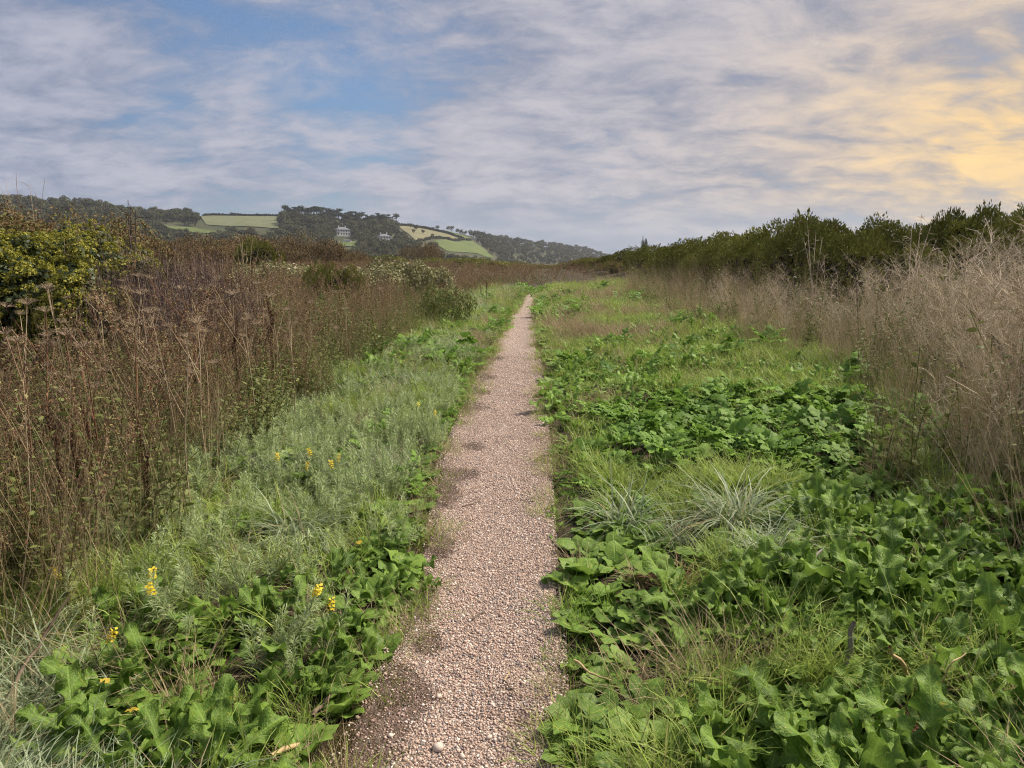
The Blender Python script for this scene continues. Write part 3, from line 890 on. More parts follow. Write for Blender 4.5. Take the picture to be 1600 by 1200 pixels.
def leaf_lib(kind, seed, mat):
    r = np.random.default_rng(seed); out = []
    for i in range(10):
        b = MB()
        lo = [(1.3, .3), (1.2, -.3), (1.0, -.7), (.6, -.6), (1.45, .75)][i % 5]
        a0, a1 = lo[0] + r.normal(0, .1), lo[1] + r.normal(0, .2)
        tn = r.uniform(.05, .95)
        if kind == 'radish':
            leaf_strip(b, 1.0, radish_outline(r), a0, a1, r.uniform(.0, .5), r.uniform(.5, 1.1), 30, 7, r, tn, vein=.2, bow=r.normal(0, .08))
        elif kind == 'dock':
            leaf_strip(b, 1.0, lambda t: .012 if t < .2 else max(.012, .15 * math.sin(math.pi * ((t - .2) / .8) ** .7)), a0, a1, .3, r.uniform(.2, .4), 12, 5, r, tn, vein=.35)
        else:   # celery-like: three stalked groups of toothed leaflets
            n_ = 6
            t_ = np.linspace(0, 1, n_); th = a0 + (a1 - a0) * t_ * .6
            X = np.concatenate([[0], np.cumsum(np.cos(th) * .6 / n_)]); Z = np.concatenate([[0], np.cumsum(np.sin(th) * .6 / n_)])
            tube(b, np.stack([X, X * 0, Z], 1), np.linspace(.014, .007, len(X)), 3, tint=.75)
            e0 = th[-1]
            def group(px, pz, az, s):
                for az2, l2, off in ((0, .30, .10), (.95, .22, .05), (-.95, .22, .05)):
                    A = Matrix.Translation((px, 0, pz)) @ Matrix.Rotation(-(e0 * .5) + r.normal(0, .2), 4, 'Y') @ Matrix.Rotation(az, 4, 'Z') @ Matrix.Translation((off * s, 0, 0)) @ Matrix.Rotation(az2 + r.normal(0, .12), 4, 'Z') @ Matrix.Rotation(r.normal(0, .2), 4, 'X')
                    leaf_strip(b, l2 * s, ovate(.34, .42), r.uniform(0, .4), r.uniform(-.8, -.2), .15, .3, 7, 3, r, tn + r.normal(0, .1), A, vein=.15)
            group(X[-1], Z[-1], 0, 1.25); group(X[-2], Z[-2], 1.15, .95); group(X[-2], Z[-2], -1.15, .95)
        out.append(b.mesh(kind + '_leaf', mat))
    return out
RAD_LEAVES = leaf_lib('radish', 11, RADISH)
CEL_LEAVES = leaf_lib('celery', 12, GLOSSY)
DOCK_LEAVES = leaf_lib('dock', 13, RADISH)

def whole_plant(lib, seed, n, size):
    """a plant joined into one mesh, for those too small in the photo to show their leaves"""
    r = np.random.default_rng(seed); b = MB()
    for k in range(n):
        me = lib[r.integers(0, len(lib))]
        V = np.zeros(len(me.vertices) * 3, np.float32); me.vertices.foreach_get('co', V); V = V.reshape(-1, 3)
        tn = np.zeros(len(V), np.float32); me.attributes['tint'].data.foreach_get('value', tn)
        F = [list(p_.vertices) for p_ in me.polygons]
        A = Matrix.Rotation(k * 2.4 + r.normal(0, .3), 4, 'Z') @ Matrix.Translation((.02, 0, 0)) @ Matrix.Scale(size * r.uniform(.7, 1.2), 4)
        A = np.array(A); V2 = V @ A[:3, :3].T + A[:3, 3]
        b.add(V2, [f for f in F if len(f) == 4], [f for f in F if len(f) == 3], tint=tn + r.normal(0, .15))
    return b

def leafy_plant(name, lib, loc, n, size, r, label, cat, group, upright=0.0):
    e = empty(name, loc, r.uniform(0, 6.28))
    e.rotation_euler[0] = r.normal(0, .08); e.rotation_euler[1] = r.normal(0, .08)
    for k in range(n):
        s = size * r.uniform(.65, 1.25)
        a = k * 2.4 + r.normal(0, .35)
        o = obj('leaf', lib[r.integers(0, len(lib))], e, (.02 * math.cos(a), .02 * math.sin(a), -.015), (r.normal(0, .15), -upright * r.random() + r.normal(0, .15), a), s)
    tag(e, label, cat, group)
    return e

def gpt(u, v):
    """point on the ground seen at a pixel"""
    p_ = on_plane(u, v)
    for _ in range(6):
        p_ = on_plane(u, v, float(ground_z(p_[0], p_[1])))
    return p_
def gz(x, y): return float(ground_z(x, y))

def thicket_x(y):
    """where the tan stalks begin on the gorse side"""
    return np.interp(y, [0, 4.1, 6.85, 9.6, 13.8, 24, 35, 60], [2.6, 2.9, 3.6, 4.3, 4.0, 4.2, 5.6, 15.0])
def weeds_x(y):
    """where the brown weeds begin on the other side"""
    return np.interp(y, [0, 3, 5, 8.4, 15.7, 22, 30, 40, 60], [-2.05, -2.15, -2.25, -2.45, -2.1, -1.5, -1.0, 0.5, 8.0])

# ------------------------------------------------------------------ broad-leaved plants
r = np.random.default_rng(61)
placed = []; broad = []
def free(x, y, d):
    return all((x - a) ** 2 + (y - b) ** 2 > d * d for a, b in placed)
MARKS = [('around the weathered grey stick', 1320, 1050, .42), ('around the broken tan stalk', 1430, 1090, .40), ('under the rusty dead tuft', 1060, 950, .40), ('in front of the grey-green tussocks', 1190, 900, .40),
         ('beside the bent dry stem', 930, 1090, .40), ('around the upright fresh grass clump', 400, 1140, .40), ('beside the snapped straw stalk', 500, 1130, .3), ('below the pale blue-green tussock', 500, 880, .35),
         ('around the bright yellow-green grass clump', 1450, 800, .6), ('around the tall grass clump up the slope', 1480, 1000, .45)]
MARKS = [(n_, *on_plane(u_, v_)[:2], q_) for n_, u_, v_, q_ in MARKS]
def rad_label(x, y, size=.2):
    d, s = from_path(x, y)
    for n_, mx, my, q_ in MARKS:
        if (x - mx) ** 2 + (y - my) ** 2 < q_ * q_: return '%s crinkly-leaved radish plant %s' % ('large' if size > .21 else 'smaller', n_)
    where = ('overhanging the gravel edge' if d < .32 else 'in the middle of the verge' if (d < 1.1) else ('below the brown weed bank' if s < 0 else 'below the tan stalk thicket'))
    side = 'on the weed-bank side' if s < 0 else 'on the gorse-hedge side'
    return '%s crinkly-leaved radish plant %s %s' % ('large' if size > .21 else 'smaller', where, side)
n_rad = 0
# lower gorse-side mass
EXCL = [(*on_plane(u_, v_)[:2], q_) for u_, v_, q_ in ((1150, 835, .42), (1200, 885, .3), (980, 835, .3), (1060, 855, .3), (465, 850, .25), (1060, 920, .28), (990, 910, .25), (1235, 915, .22), (1450, 1150, .17),
        (915, 965, .25), (893, 1050, .2), (900, 1170, .2), (960, 1185, .15), (400, 1140, .13), (1450, 800, .3), (1390, 830, .18), (1480, 1000, .17), (1560, 960, .2), (1325, 1050, .12))]
def excluded(x, y): return any((x - a_) ** 2 + (y - b_) ** 2 < q_ * q_ for a_, b_, q_ in EXCL)
def put_radish(x, y, size, nl, dmin=.17):
    global n_rad
    if not free(x, y, dmin): return
    placed.append((x, y)); n_rad += 1; broad.append((x, y, size * .75))
    lb = rad_label(x, y, size)
    leafy_plant('radish_plant', RAD_LEAVES, (x, y, gz(x, y)), nl, size, r, lb, 'plant', lb.replace('radish plant', 'radish plants'))
tries = 0
while n_rad < 230 and tries < 4000:
    tries += 1
    y = r.uniform(1.7, 4.4); x = r.uniform(.62, 3.3)
    edge = .40 + .35 * math.exp(-((y - 3.6) / .5) ** 2)
    if x < path_r(y) + edge or excluded(x, y): continue
    uu_, vv_ = to_pix(x, y, 0.1)
    if not ((uu_ > 1250 and vv_ > 770) or (vv_ > 925 and uu_ > 960 + (vv_ - 925) * .1)): continue
    if fbm(x * 1.6 + 50, y * 1.6 + 4) < .40: continue
    if x > .95 * y + .3: continue
    put_radish(x, y, r.uniform(.14, .30), int(r.integers(9, 15)), .11)
for (u, v, s) in ((560, 880, .21), (610, 900, .2), (520, 900, .2), (590, 850, .18), (640, 880, .15), (480, 940, .2), (560, 960, .19), (430, 900, .18), (620, 860, .17),
                  (520, 980, .2), (470, 1010, .2), (560, 1020, .17), (420, 960, .19), (350, 960, .2), (300, 1000, .2), (250, 980, .2), (330, 1040, .2), (230, 1050, .22), (160, 1090, .24),
                  (120, 1140, .25), (200, 1150, .24), (270, 1130, .22), (330, 1150, .22), (90, 1180, .24), (180, 1195, .24), (260, 1190, .24), (390, 1080, .2), (450, 1075, .18), (500, 1060, .17),
                  (250, 930, .17), (180, 960, .17), (330, 900, .15), (560, 800, .13), (600, 790, .13), (630, 820, .13), (660, 900, .14), (400, 1170, .2), (345, 1195, .22), (520, 870, .2), (575, 915, .2)):
    p_ = gpt(u, v + 25); put_radish(p_[0], p_[1], s, int(r.integers(8, 12)), .11)
for (u, v, s) in ((1250, 720, .2), (1290, 740, .2), (1330, 760, .2), (1370, 790, .22), (1400, 740, .2), (1310, 700, .18), (1450, 840, .22), (1500, 850, .22), (1540, 900, .22), (1420, 880, .22),
                  (1350, 870, .2), (1290, 860, .2), (1580, 860, .2), (1450, 700, .17), (1500, 760, .18), (985, 775, .13), (930, 660, .14), (890, 670, .13), (880, 790, .13), (920, 780, .12), (1010, 560, .16),
                  (1100, 510, .2), (1150, 530, .17), (1240, 540, .16), (1300, 560, .17), (1350, 600, .2), (1390, 640, .2)):
    p_ = gpt(u, v + 20); put_radish(p_[0], p_[1], s, int(r.integers(8, 12)), .12)
# celery-leaved plants: the dark green mass halfway up the gorse-side verge
n_cel = 0; tries = 0
while n_cel < 95 and tries < 5000:
    tries += 1
    y = r.uniform(5.2, 8.6); x = r.uniform(.85, 3.7)
    if ((x - 2.1) / 1.45) ** 2 + ((y - 6.4) / 1.7) ** 2 > 1: continue
    if not free(x, y, .17): continue
    placed.append((x, y)); n_cel += 1; broad.append((x, y, .2))
    lb = 'dark green celery-leaved plant in the dense patch behind the arching grass tussock'
    leafy_plant('celery_leaved_plant', CEL_LEAVES, (x, y, gz(x, y)), int(r.integers(7, 11)), r.uniform(.20, .32), r, lb, 'plant', 'celery-leaved plants in the dense patch', .1)
tries = 0
while n_cel < 135 and tries < 5000:
    tries += 1
    y = r.uniform(3.8, 9); s = r.random() < .6
    x = (path_r(y) + .1 + r.random() * .5) if s else (path_l(y) - .1 - r.random() * .6)
    if not free(x, y, .2): continue
    placed.append((x, y)); n_cel += 1
    lb = 'small celery-leaved plant close to the gravel on the %s side' % ('gorse-hedge' if s else 'weed-bank')
    leafy_plant('celery_leaved_plant', CEL_LEAVES, (x, y, gz(x, y)), int(r.integers(5, 8)), r.uniform(.14, .22), r, lb, 'plant', lb.replace('small celery-leaved plant', 'celery-leaved plants'), .05)

# the same kinds further up the path, too small to show single leaves
WR = [whole_plant(RAD_LEAVES, 70 + i, 9, .22).mesh('radish_whole', RADISH) for i in range(5)]
WC = [whole_plant(CEL_LEAVES, 80 + i, 7, .28).mesh('celery_whole', GLOSSY) for i in range(4)]
n_far = 0; tries = 0
while n_far < 230 and tries < 9000:
    tries += 1
    y = 7.5 + 26 * r.random() ** 1.3
    s = r.random() < .72
    x = (path_r(y) + .05 + r.random() ** 1.3 * (thicket_x(y) - path_r(y))) if s else (path_l(y) - .05 - r.random() * (path_l(y) - weeds_x(y)) * .9)
    if fbm(x * .8 + 11, y * .5 + 8) < .45 or not free(x, y, .22): continue
    placed.append((x, y)); n_far += 1
    rad_ = r.random() < .65
    o = obj('leafy_weed', (WR if rad_ else WC)[r.integers(0, 4)], None, (x, y, gz(x, y)), (r.normal(0, .1), r.normal(0, .1), r.uniform(0, 6.28)), r.uniform(.9, 1.7))
    d, _ = from_path(x, y)
    lb = '%s leafy weed %s further up the path on the %s side' % ('broad-leaved' if rad_ else 'fine-leaved', 'at the gravel edge' if d < .5 else 'out in the grass', 'gorse-hedge' if s else 'weed-bank')
    tag(o, lb, 'plant', lb.replace('weed ', 'weeds ', 1))

# growth closing in round the end of the path
for k in range(34):
    y = r.uniform(29.5, 38); x = float(path_r(y)) + r.uniform(-.15, 1.2) if k % 2 else float(path_l(y)) - r.uniform(-.25, 1.0)
    if y > 32.5: x = r.uniform(.3, 2.2)
    o = obj('leafy_weed', WR[r.integers(0, 4)], None, (x, y, gz(x, y)), (r.normal(0, .1), r.normal(0, .1), r.uniform(0, 6.28)), r.uniform(1.3, 2.0))
    tag(o, 'bright leafy weed closing in round the far end of the gravel path', 'plant', 'leafy weeds round the far end of the path')

# ------------------------------------------------------------------ toadflax: feathery grey-green stems
def toad_stem(seed, hgt=1.0):
    r_ = np.random.default_rng(seed); b = MB()
    n = 7; lx, ly = r_.normal(0, .16, 2); z = np.linspace(0, 1, n)
    pl = np.stack([lx * z ** 2, ly * z ** 2, z * .95], 1)
    tube(b, pl, np.linspace(.010, .005, n), 3, tint=.4)
    m = 120; s = r_.uniform(.12, 1.0, m); a = np.arange(m) * 2.4 + r_.normal(0, .3, m)
    base = np.stack([lx * s ** 2, ly * s ** 2, s * .95], 1)
    L = .20 * (1.15 - .5 * s) * r_.uniform(.7, 1.2, m); el = r_.uniform(.1, .9, m) + s * .3
    d = np.stack([np.cos(a) * np.cos(el), np.sin(a) * np.cos(el), np.sin(el)], 1)
    sd_ = np.stack([-np.sin(a), np.cos(a), np.zeros(m)], 1) * .0062
    mid = base + d * (L * .55)[:, None] ; tip = base + d * L[:, None] - np.array([0, 0, 1]) * (L * .18)[:, None]
    V = np.stack([base, mid - sd_, tip, mid + sd_], 1).reshape(-1, 3)
    b.add(V, np.arange(m * 4).reshape(m, 4), tint=np.repeat(r_.uniform(0, 1, m) * .7 + .3 * s, 4))
    return b.mesh('toadflax_stem', TOAD)
TS = [toad_stem(300 + i) for i in range(8)]
def toad_flower(seed):
    r_ = np.random.default_rng(seed); b = MB()
    for k in range(14):
        a = k * 2.4; z = k * .0045; q = .011 * (1 - k / 20)
        for s_ in (0, 1):
            P0 = np.array([math.cos(a) * q * .3, math.sin(a) * q * .3, z]); d = np.array([math.cos(a + s_ * .5), math.sin(a + s_ * .5), .35 - .7 * s_])
            sd_ = np.array([-math.sin(a), math.cos(a), 0]) * .007
            b.add([P0, P0 + d * .011 - sd_, P0 + d * .021, P0 + d * .011 + sd_], [(0, 1, 2, 3)], tint=r_.random())
    return b.mesh('toadflax_flower', YELLOW)
TF = [toad_flower(320 + i) for i in range(3)]
def toadflax(x, y, h, n, flower=False, label=None):
    e = empty('toadflax', (x, y, gz(x, y) - .01), r.uniform(0, 6.28))
    for k in range(n):
        a = r.uniform(0, 6.28); q = r.uniform(0, .09)
        hh = h * r.uniform(.7, 1.15); tx, ty = r.normal(0, .33, 2)
        so = obj('stem', TS[r.integers(0, 8)], e, (q * math.cos(a), q * math.sin(a), 0), (tx, ty, r.uniform(0, 6.28)), hh)
        if flower and k < 1:
            # sits on the tip of this stem
            me = so.data; V = np.zeros(len(me.vertices) * 3, np.float32); me.vertices.foreach_get('co', V); V = V.reshape(-1, 3)
            tip = V[18:21].mean(0)
            obj('flower_spike', TF[r.integers(0, 3)], so, tip, (0, 0, 0), 0.8 / hh)
    d, _ = from_path(x, y)
    lb = label or 'feathery grey-green toadflax clump %s' % ('at the gravel edge' if d < .4 else 'in the middle of the verge' if d < 1.0 else 'at the foot of the brown weeds')
    tag(e, lb, 'plant', 'toadflax flowers' if flower else lb.replace('clump', 'clumps'))
n_t = 0; tries = 0
while n_t < 230 and tries < 8000:
    tries += 1
    y = 2.3 + 9 * r.random() ** 1.2
    x = path_l(y) - .12 - r.random() * (path_l(y) - weeds_x(y))
    dens_ = np.exp(-((y - 6.0) / 2.2) ** 2) + .25
    if r.random() > dens_ or fbm(x * 1.2 + 90, y * 1.2) < .36 or not free(x, y, .11): continue
    placed.append((x, y)); n_t += 1; broad.append((x, y, .12))
    toadflax(x, y, r.uniform(.19, .33), int(r.integers(6, 10)))
for k, (u, v) in enumerate(((455, 775), (497, 780), (530, 775), (475, 785), (240, 975), (460, 1020), (500, 1035), (95, 995), (640, 680), (520, 800), (150, 1085), (285, 1000), (678, 690))):
    p_ = gpt(u, v)
    toadflax(p_[0], p_[1], .30, 4, True, 'toadflax with small yellow flower spikes %s' % ('among grey-green stems below the brown weeds' if v < 820 else 'rising among crinkly radish leaves'))

# ------------------------------------------------------------------ grass tussocks
def tussock_mesh(mat, seed, n=150, L=(.25, .5)):
    b = MB(); blades(b, np.random.default_rng(seed), n, L, .0085, .08, lean=(.05, .9), curl=(1.0, 2.6), segs=5)
    return b.mesh('tussock', mat)
def tussock_obj(u, v, s, mat, seed, label, n=150, name='grass_tussock', L=(.25, .5), cat='grass tussock'):
    p_ = gpt(u, v)
    o = obj(name, tussock_mesh(mat, seed, n, L), None, (p_[0], p_[1], p_[2] - .01), (0, 0, r.uniform(0, 6.28)), s)
    placed.append((p_[0], p_[1])); broad.append((p_[0], p_[1], .42 * s))
    tag(o, label, cat)
tussock_obj(1150, 830, 1.3, GREYGRASS, 901, 'large arching grey-green tussock below the dense celery-leaved patch', 300)
tussock_obj(1200, 880, .9, GREYGRASS, 902, 'smaller grey-green tussock in front of the large arching one', 170)
tussock_obj(980, 830, 1.15, GREYGRASS, 903, 'loose grey-green tussock beside the rusty dead tuft', 140)
tussock_obj(1060, 850, .7, GREYGRASS, 904, 'low grey-green tussock between the larger two', 110)
tussock_obj(465, 850, 1.1, GREYGRASS, 905, 'pale blue-green tussock behind the radish leaves near the gravel', 190)
tussock_obj(530, 770, .7, GREYGRASS, 906, 'wispy grey-green tussock among toadflax with yellow flowers', 110)
tussock_obj(1490, 700, .8, GREYGRASS, 907, 'soft grey-green tussock at the foot of the tan stalks', 150)
tussock_obj(1540, 730, .8, GREYGRASS, 908, 'grey-green tussock spilling out of the tan stalk thicket', 150)
tussock_obj(1060, 920, .62, RUSTSTRAW, 909, 'rusty dead grass tuft behind the large radish leaves', 190, 'dead_grass_tuft', (.15, .45), 'dead grass')
tussock_obj(990, 910, .55, STRAW, 910, 'straw-coloured dead tuft next to the rusty one', 130, 'dead_grass_tuft', (.15, .4), 'dead grass')
tussock_obj(1235, 915, .5, STRAW, 911, 'bleached dead tuft beside a grey stick', 110, 'dead_grass_tuft', (.15, .4), 'dead grass')
tussock_obj(1450, 1150, .42, RUSTSTRAW, 912, 'rusty brown matted tuft deep among radish leaves', 190, 'dead_grass_tuft', (.1, .35), 'dead grass')
def mat_clump(u, v, s, seed, label, mat=LAWN, n=260):
    p_ = gpt(u, v); broad.append((p_[0], p_[1], .16 * s)); b = MB(); blades(b, np.random.default_rng(seed), n, (.07, .17), .005, .15, lean=(.1, 1.1), curl=(.2, 1.2), segs=3)
    o = obj('grass_clump', b.mesh('grass_clump', mat), None, (p_[0], p_[1], p_[2] - .005), (0, 0, 0), s); tag(o, label, 'grass clump')
mat_clump(915, 965, 1.15, 921, 'dense bright green grass mat bulging onto the gravel beside bare earth', n=420)
mat_clump(893, 1050, .9, 922, 'short bright green grass mat at the gravel below the larger one', n=300)
mat_clump(900, 1170, 1.1, 923, 'spiky dull green grass clump overhanging the gravel by a bent dry stem', GRASS, 240)
mat_clump(960, 1185, 1.1, 924, 'long dull green grass clump in front of the dark radish leaves', GRASS, 240)
mat_clump(400, 1140, 1.15, 925, 'upright fresh green grass clump beside the snapped straw stalk', GRASS, 330)
mat_clump(340, 1130, .9, 926, 'fresh green grass clump between large radish leaves', GRASS, 200)
mat_clump(1450, 800, 1.3, 927, 'bright yellow-green grass clump between radish leaves and tan stalks', LAWN, 380)
mat_clump(1390, 830, 1.0, 928, 'fresh green grass clump among radish leaves up the slope', GRASS, 240)
mat_clump(1480, 1000, 1.1, 929, 'tall green grass clump between large radish leaves', GRASS, 240)
mat_clump(1560, 960, 1.1, 930, 'tangled green grass clump under the tan stalk slope', GRASS, 240)
mat_clump(640, 925, .7, 931, 'small green grass clump under radish leaves at the gravel', LAWN, 240)

# ------------------------------------------------------------------ verge: grass (uncountable)
r = np.random.default_rng(51)
def tufts(mat, n, L, w0, spread, count, seed, **kw):
    out = []
    for i in range(count):
        b = MB(); blades(b, np.random.default_rng(seed + i), n, L, w0, spread, **kw); out.append(b.mesh('grass_tuft', mat))
    return out
G_SHORT = tufts(LAWN, 34, (.04, .11), .0034, .06, 5, 1000, lean=(.1, .9), curl=(.2, 1.2), segs=2)
G_LONG = tufts(GRASS, 26, (.12, .30), .0048, .07, 6, 1100, lean=(.1, .8), curl=(.4, 1.8))
G_DRY = tufts(STRAW, 22, (.12, .34), .0034, .06, 5, 1200, lean=(.1, 1.0), curl=(.2, 1.6))
G_GREY = tufts(GREYGRASS, 26, (.14, .30), .0050, .06, 4, 1300, lean=(.2, .9), curl=(.6, 2.0))
G_COARSE = tufts(GRASS, 16, (.08, .22), .0105, .08, 4, 1350, lean=(.1, .9), curl=(.3, 1.6)) + tufts(LAWN, 18, (.06, .16), .010, .08, 3, 1360, lean=(.1, 1.0), curl=(.3, 1.4))
ALLG = G_SHORT + G_LONG + G_DRY + G_GREY + G_COARSE
iS, iL, iD, iG, iC = 0, 5, 11, 16, 20

BROAD = np.array(broad)
def near_broad(x, y):
    m = np.zeros(len(x), bool)
    for bx, by, br in BROAD: m |= (x - bx) ** 2 + (y - by) ** 2 < br * br
    return m
def region(n, ylo, yhi, xlo, xhi, ypow=1.6):
    """points between two borders, denser near the camera"""
    y = ylo + (yhi - ylo) * r.random(n) ** ypow
    lo, hi = xlo(y), xhi(y)
    x = lo + (hi - lo) * r.random(n)
    return x, y
X1, Y1 = region(19000, 1.2, 36, lambda y: path_r(y) - .03, lambda y: thicket_x(y) + .6, 1.9)
X2, Y2 = region(13000, 1.2, 34, lambda y: weeds_x(y) - .5, lambda y: path_l(y) + .03, 1.9)
X = np.concatenate([X1, X2]); Y = np.concatenate([Y1, Y2])
dP, sP = from_path(X, Y)
nz1 = fbm(X * .9 + 3, Y * .9); nz2 = fbm(X * 2.3 + 40, Y * 2.3); nz3 = fbm(X * .5 + 70, Y * .35)
kind = np.where(nz1 > .52, 1, 0)
kind = np.where((nz2 > .66) | ((nz3 > .68) & (Y > 7)), 2, kind)
kind = np.where((sP < 0) & (nz1 < .43), 3, kind)
kind = np.where(dP < .22, np.where(r.random(len(X)) < .25, 2, 0), kind)
bright = ((X - 3.2) / 1.5) ** 2 + ((Y - 9.5) / 2.5) ** 2 < 1
kind = np.where(bright & (r.random(len(X)) < .8), 1, kind)
keep = r.random(len(X)) < np.where(dP < .25, .75, 1.0) * np.where((dP > .05) & (dP < .45) & (nz2 > .55) & (sP > 0), .25, 1)
sc_ = (0.75 + .6 * r.random(len(X))) * (1 + np.clip(Y - 6, 0, 30) * .035) * np.where(dP < .2, .55 + dP * 1.5, 1.0)
idx = np.where(kind == 0, iS + r.integers(0, 5, len(X)), np.where(kind == 1, iL + r.integers(0, 6, len(X)), np.where(kind == 2, iD + r.integers(0, 5, len(X)), iG + r.integers(0, 4, len(X)))))
idx = np.where((Y > 5.5) & (kind != 2) & (r.random(len(X)) < .6), iC + r.integers(0, 7, len(X)), idx)
keep &= ~(near_broad(X, Y) & (r.random(len(X)) < .85))
X, Y, sc_, idx = X[keep], Y[keep], sc_[keep], idx[keep]
PTS = np.stack([X, Y, ground_z(X, Y) - .01], 1)
scatter('verge_grass', ALLG, PTS, rand_rot(len(X), .12, r), sc_, idx, 'mixed green and dry grass covering both verges of the path', 'grass')

# fringe leaning over the gravel
N = 2600
Yf = 1.4 + 26 * r.random(N) ** 1.7; sd_f = r.random(N) < .5
offs = r.normal(.0, .05, N)
Xf = np.where(sd_f, path_l(Yf) - offs, path_r(Yf) + offs)
kf = fbm(Yf * 2.2, np.where(sd_f, 3.0, 9.0)) > .40
Xf, Yf, sd_f = Xf[kf], Yf[kf], sd_f[kf]; N = len(Xf)
scatter('edge_grass', G_SHORT + G_LONG[:2] + G_DRY[:2], np.stack([Xf, Yf, ground_z(Xf, Yf) - .005], 1), rand_rot(N, .25, r), r.uniform(.4, .95, N) * (1 + np.clip(Yf - 6, 0, 30) * .03), r.integers(0, 9, N),
        'short grass fringe creeping over both edges of the gravel', 'grass')
# low leafy ground cover
def small_rosettes(seed):
    out = []
    for i in range(5):
        r_ = np.random.default_rng(seed + i); b = MB()
        for k in range(r_.integers(6, 10)):
            A = Matrix.Rotation(k * 2.4, 4, 'Z')
            leaf_strip(b, r_.uniform(.05, .12), ovate(r_.uniform(.22, .36), .55), r_.uniform(.4, 1.2), r_.uniform(-.6, .2), .2, .25, 5, 3, r_, r_.uniform(.1, .9), A)
        out.append(b.mesh('rosette', RADISH))
    return out
ROS = small_rosettes(1400)
X1, Y1 = region(4200, 1.4, 34, lambda y: path_r(y) + .02, lambda y: thicket_x(y) + .2, 1.8)
X2, Y2 = region(2500, 1.4, 34, lambda y: weeds_x(y) - .3, lambda y: path_l(y) - .05, 1.8)
X = np.concatenate([X1, X2]); Y = np.concatenate([Y1, Y2])
keep = fbm(X * 1.1 + 11, Y * 1.1 + 8) > .44
X, Y = X[keep], Y[keep]
scatter('ground_cover', ROS, np.stack([X, Y, ground_z(X, Y)], 1), rand_rot(len(X), .15, r), r.uniform(.7, 1.5, len(X)) * (1 + np.clip(Y - 6, 0, 30) * .04), r.integers(0, 5, len(X)),
        'low leafy green ground cover between the verge grasses', 'ground cover')

# ------------------------------------------------------------------ dead weeds, stalks, shrubs
BROWN = leaf_mat('dead_weed_brown', (0.055, 0.028, 0.020), (0.31, 0.18, 0.108), (0.27, 0.25, 0.10), 0.36, rough=.8, trans=.12, spec=.1)
STEMBROWN = leaf_mat('dead_stem', (0.15, 0.098, 0.064), (0.52, 0.40, 0.265), (0.24, 0.12, 0.07), 0.2, rough=.75, trans=0, spec=.15)
TAN = leaf_mat('tan_stalk', (0.32, 0.25, 0.175), (0.80, 0.67, 0.50), (0.30, 0.27, 0.14), 0.16, rough=.75, trans=0, spec=.15)
DOCKRUST = leaf_mat('dock_seed', (0.04, 0.021, 0.015), (0.13, 0.065, 0.04), None, 0, rough=.85, trans=.05, spec=.1)
UMB = leaf_mat('umbel', (0.25, 0.18, 0.125), (0.48, 0.37, 0.26), None, 0, rough=.8, trans=.05, spec=.1)

def bits(b, P_, size, r_, tint, asp=.5):
    """tiny seeds and curled leaves: small quads any way round"""
    leaf_quads(b, P_, r_.normal(0, 1, (len(P_), 3)), size, r_, tint, asp)

def weed(seed, leafy=0.0, H=1.25, dens=1.0):
    """one dead upright weed: returns stem and seed-head geometry"""
    r_ = np.random.default_rng(seed); st = MB(); hd = MB()
    n = 7; lx, ly = r_.normal(0, .20, 2); z = np.linspace(-.02, 1, n)
    f = lambda s: np.array([lx * s * s + .012 * math.sin(9 * s), ly * s * s + .012 * math.cos(7 * s), s]) * H
    tube(st, [f(s) for s in z], np.linspace(.0042, .0016, n), 3, tint=r_.uniform(.2, .8))
    nb = int(16 * dens)
    for k in range(nb):
        s = r_.uniform(.35, .97); a = r_.uniform(0, 6.28); L = H * r_.uniform(.07, .22) * (1.15 - .6 * s); el = r_.uniform(.6, 1.25)
        p0 = f(s); d = np.array([math.cos(a) * math.cos(el), math.sin(a) * math.cos(el), math.sin(el)])
        p1 = p0 + d * L * .5; p2 = p0 + d * L + np.array([0, 0, L * .12])
        tube(st, [p0, p1, p2], [.0018, .0014, .0009], 3, tint=r_.uniform(.1, .9))
        m = int(13 * dens); q = r_.uniform(.25, 1.05, m)
        P_ = p0 + (p2 - p0) * q[:, None] + r_.normal(0, .008, (m, 3))
        bits(hd, P_, .0115, r_, r_.uniform(.1, .9, m))
    m = int(26 * dens); s = r_.uniform(.15, 1, m)
    P_ = np.array([f(x) for x in s]) + r_.normal(0, .022, (m, 3))
    bits(hd, P_, .016, r_, r_.uniform(0, .8, m))
    return st, hd
WEED = [weed(2000 + i, H=h, dens=d_) for i, (h, d_) in enumerate([(1.25, 1.0), (1.4, 1.2), (1.1, 1.1), (1.3, .8), (1.0, 1.2), (1.35, 1.3)])]
WEED_ST = [a.mesh('weed_stem', STEMBROWN) for a, b_ in WEED]; WEED_HD = [b_.mesh('weed_seed_head', BROWN) for a, b_ in WEED]
def joined(list_of, mats):
    """MBs with given slots -> one MB"""
    b = MB()
    for m_, slot, M in list_of:
        c0 = MB(); c0.merge(m_, M); c0.qm = [np.full_like(x, slot) for x in c0.qm]; c0.tm = [np.full_like(x, slot) for x in c0.tm]
        b.merge(c0)
    return b
def weed_clump(seed, k=5, rad=.20):
    r_ = np.random.default_rng(seed); parts_ = []
    for i in range(k):
        a, h = WEED[r_.integers(0, len(WEED))]
        M = Matrix.Translation((*(r_.normal(0, rad, 2)), 0)) @ Matrix.Rotation(r_.uniform(0, 6.28), 4, 'Z') @ Matrix.Rotation(r_.normal(0, .10), 4, 'X') @ Matrix.Scale(r_.uniform(.6, 1.05), 4)
        parts_ += [(a, 0, M), (h, 1, M)]
    return joined(parts_, None).mesh('weed_clump', [STEMBROWN, BROWN])
WC_ = [weed_clump(2100 + i) for i in range(6)]
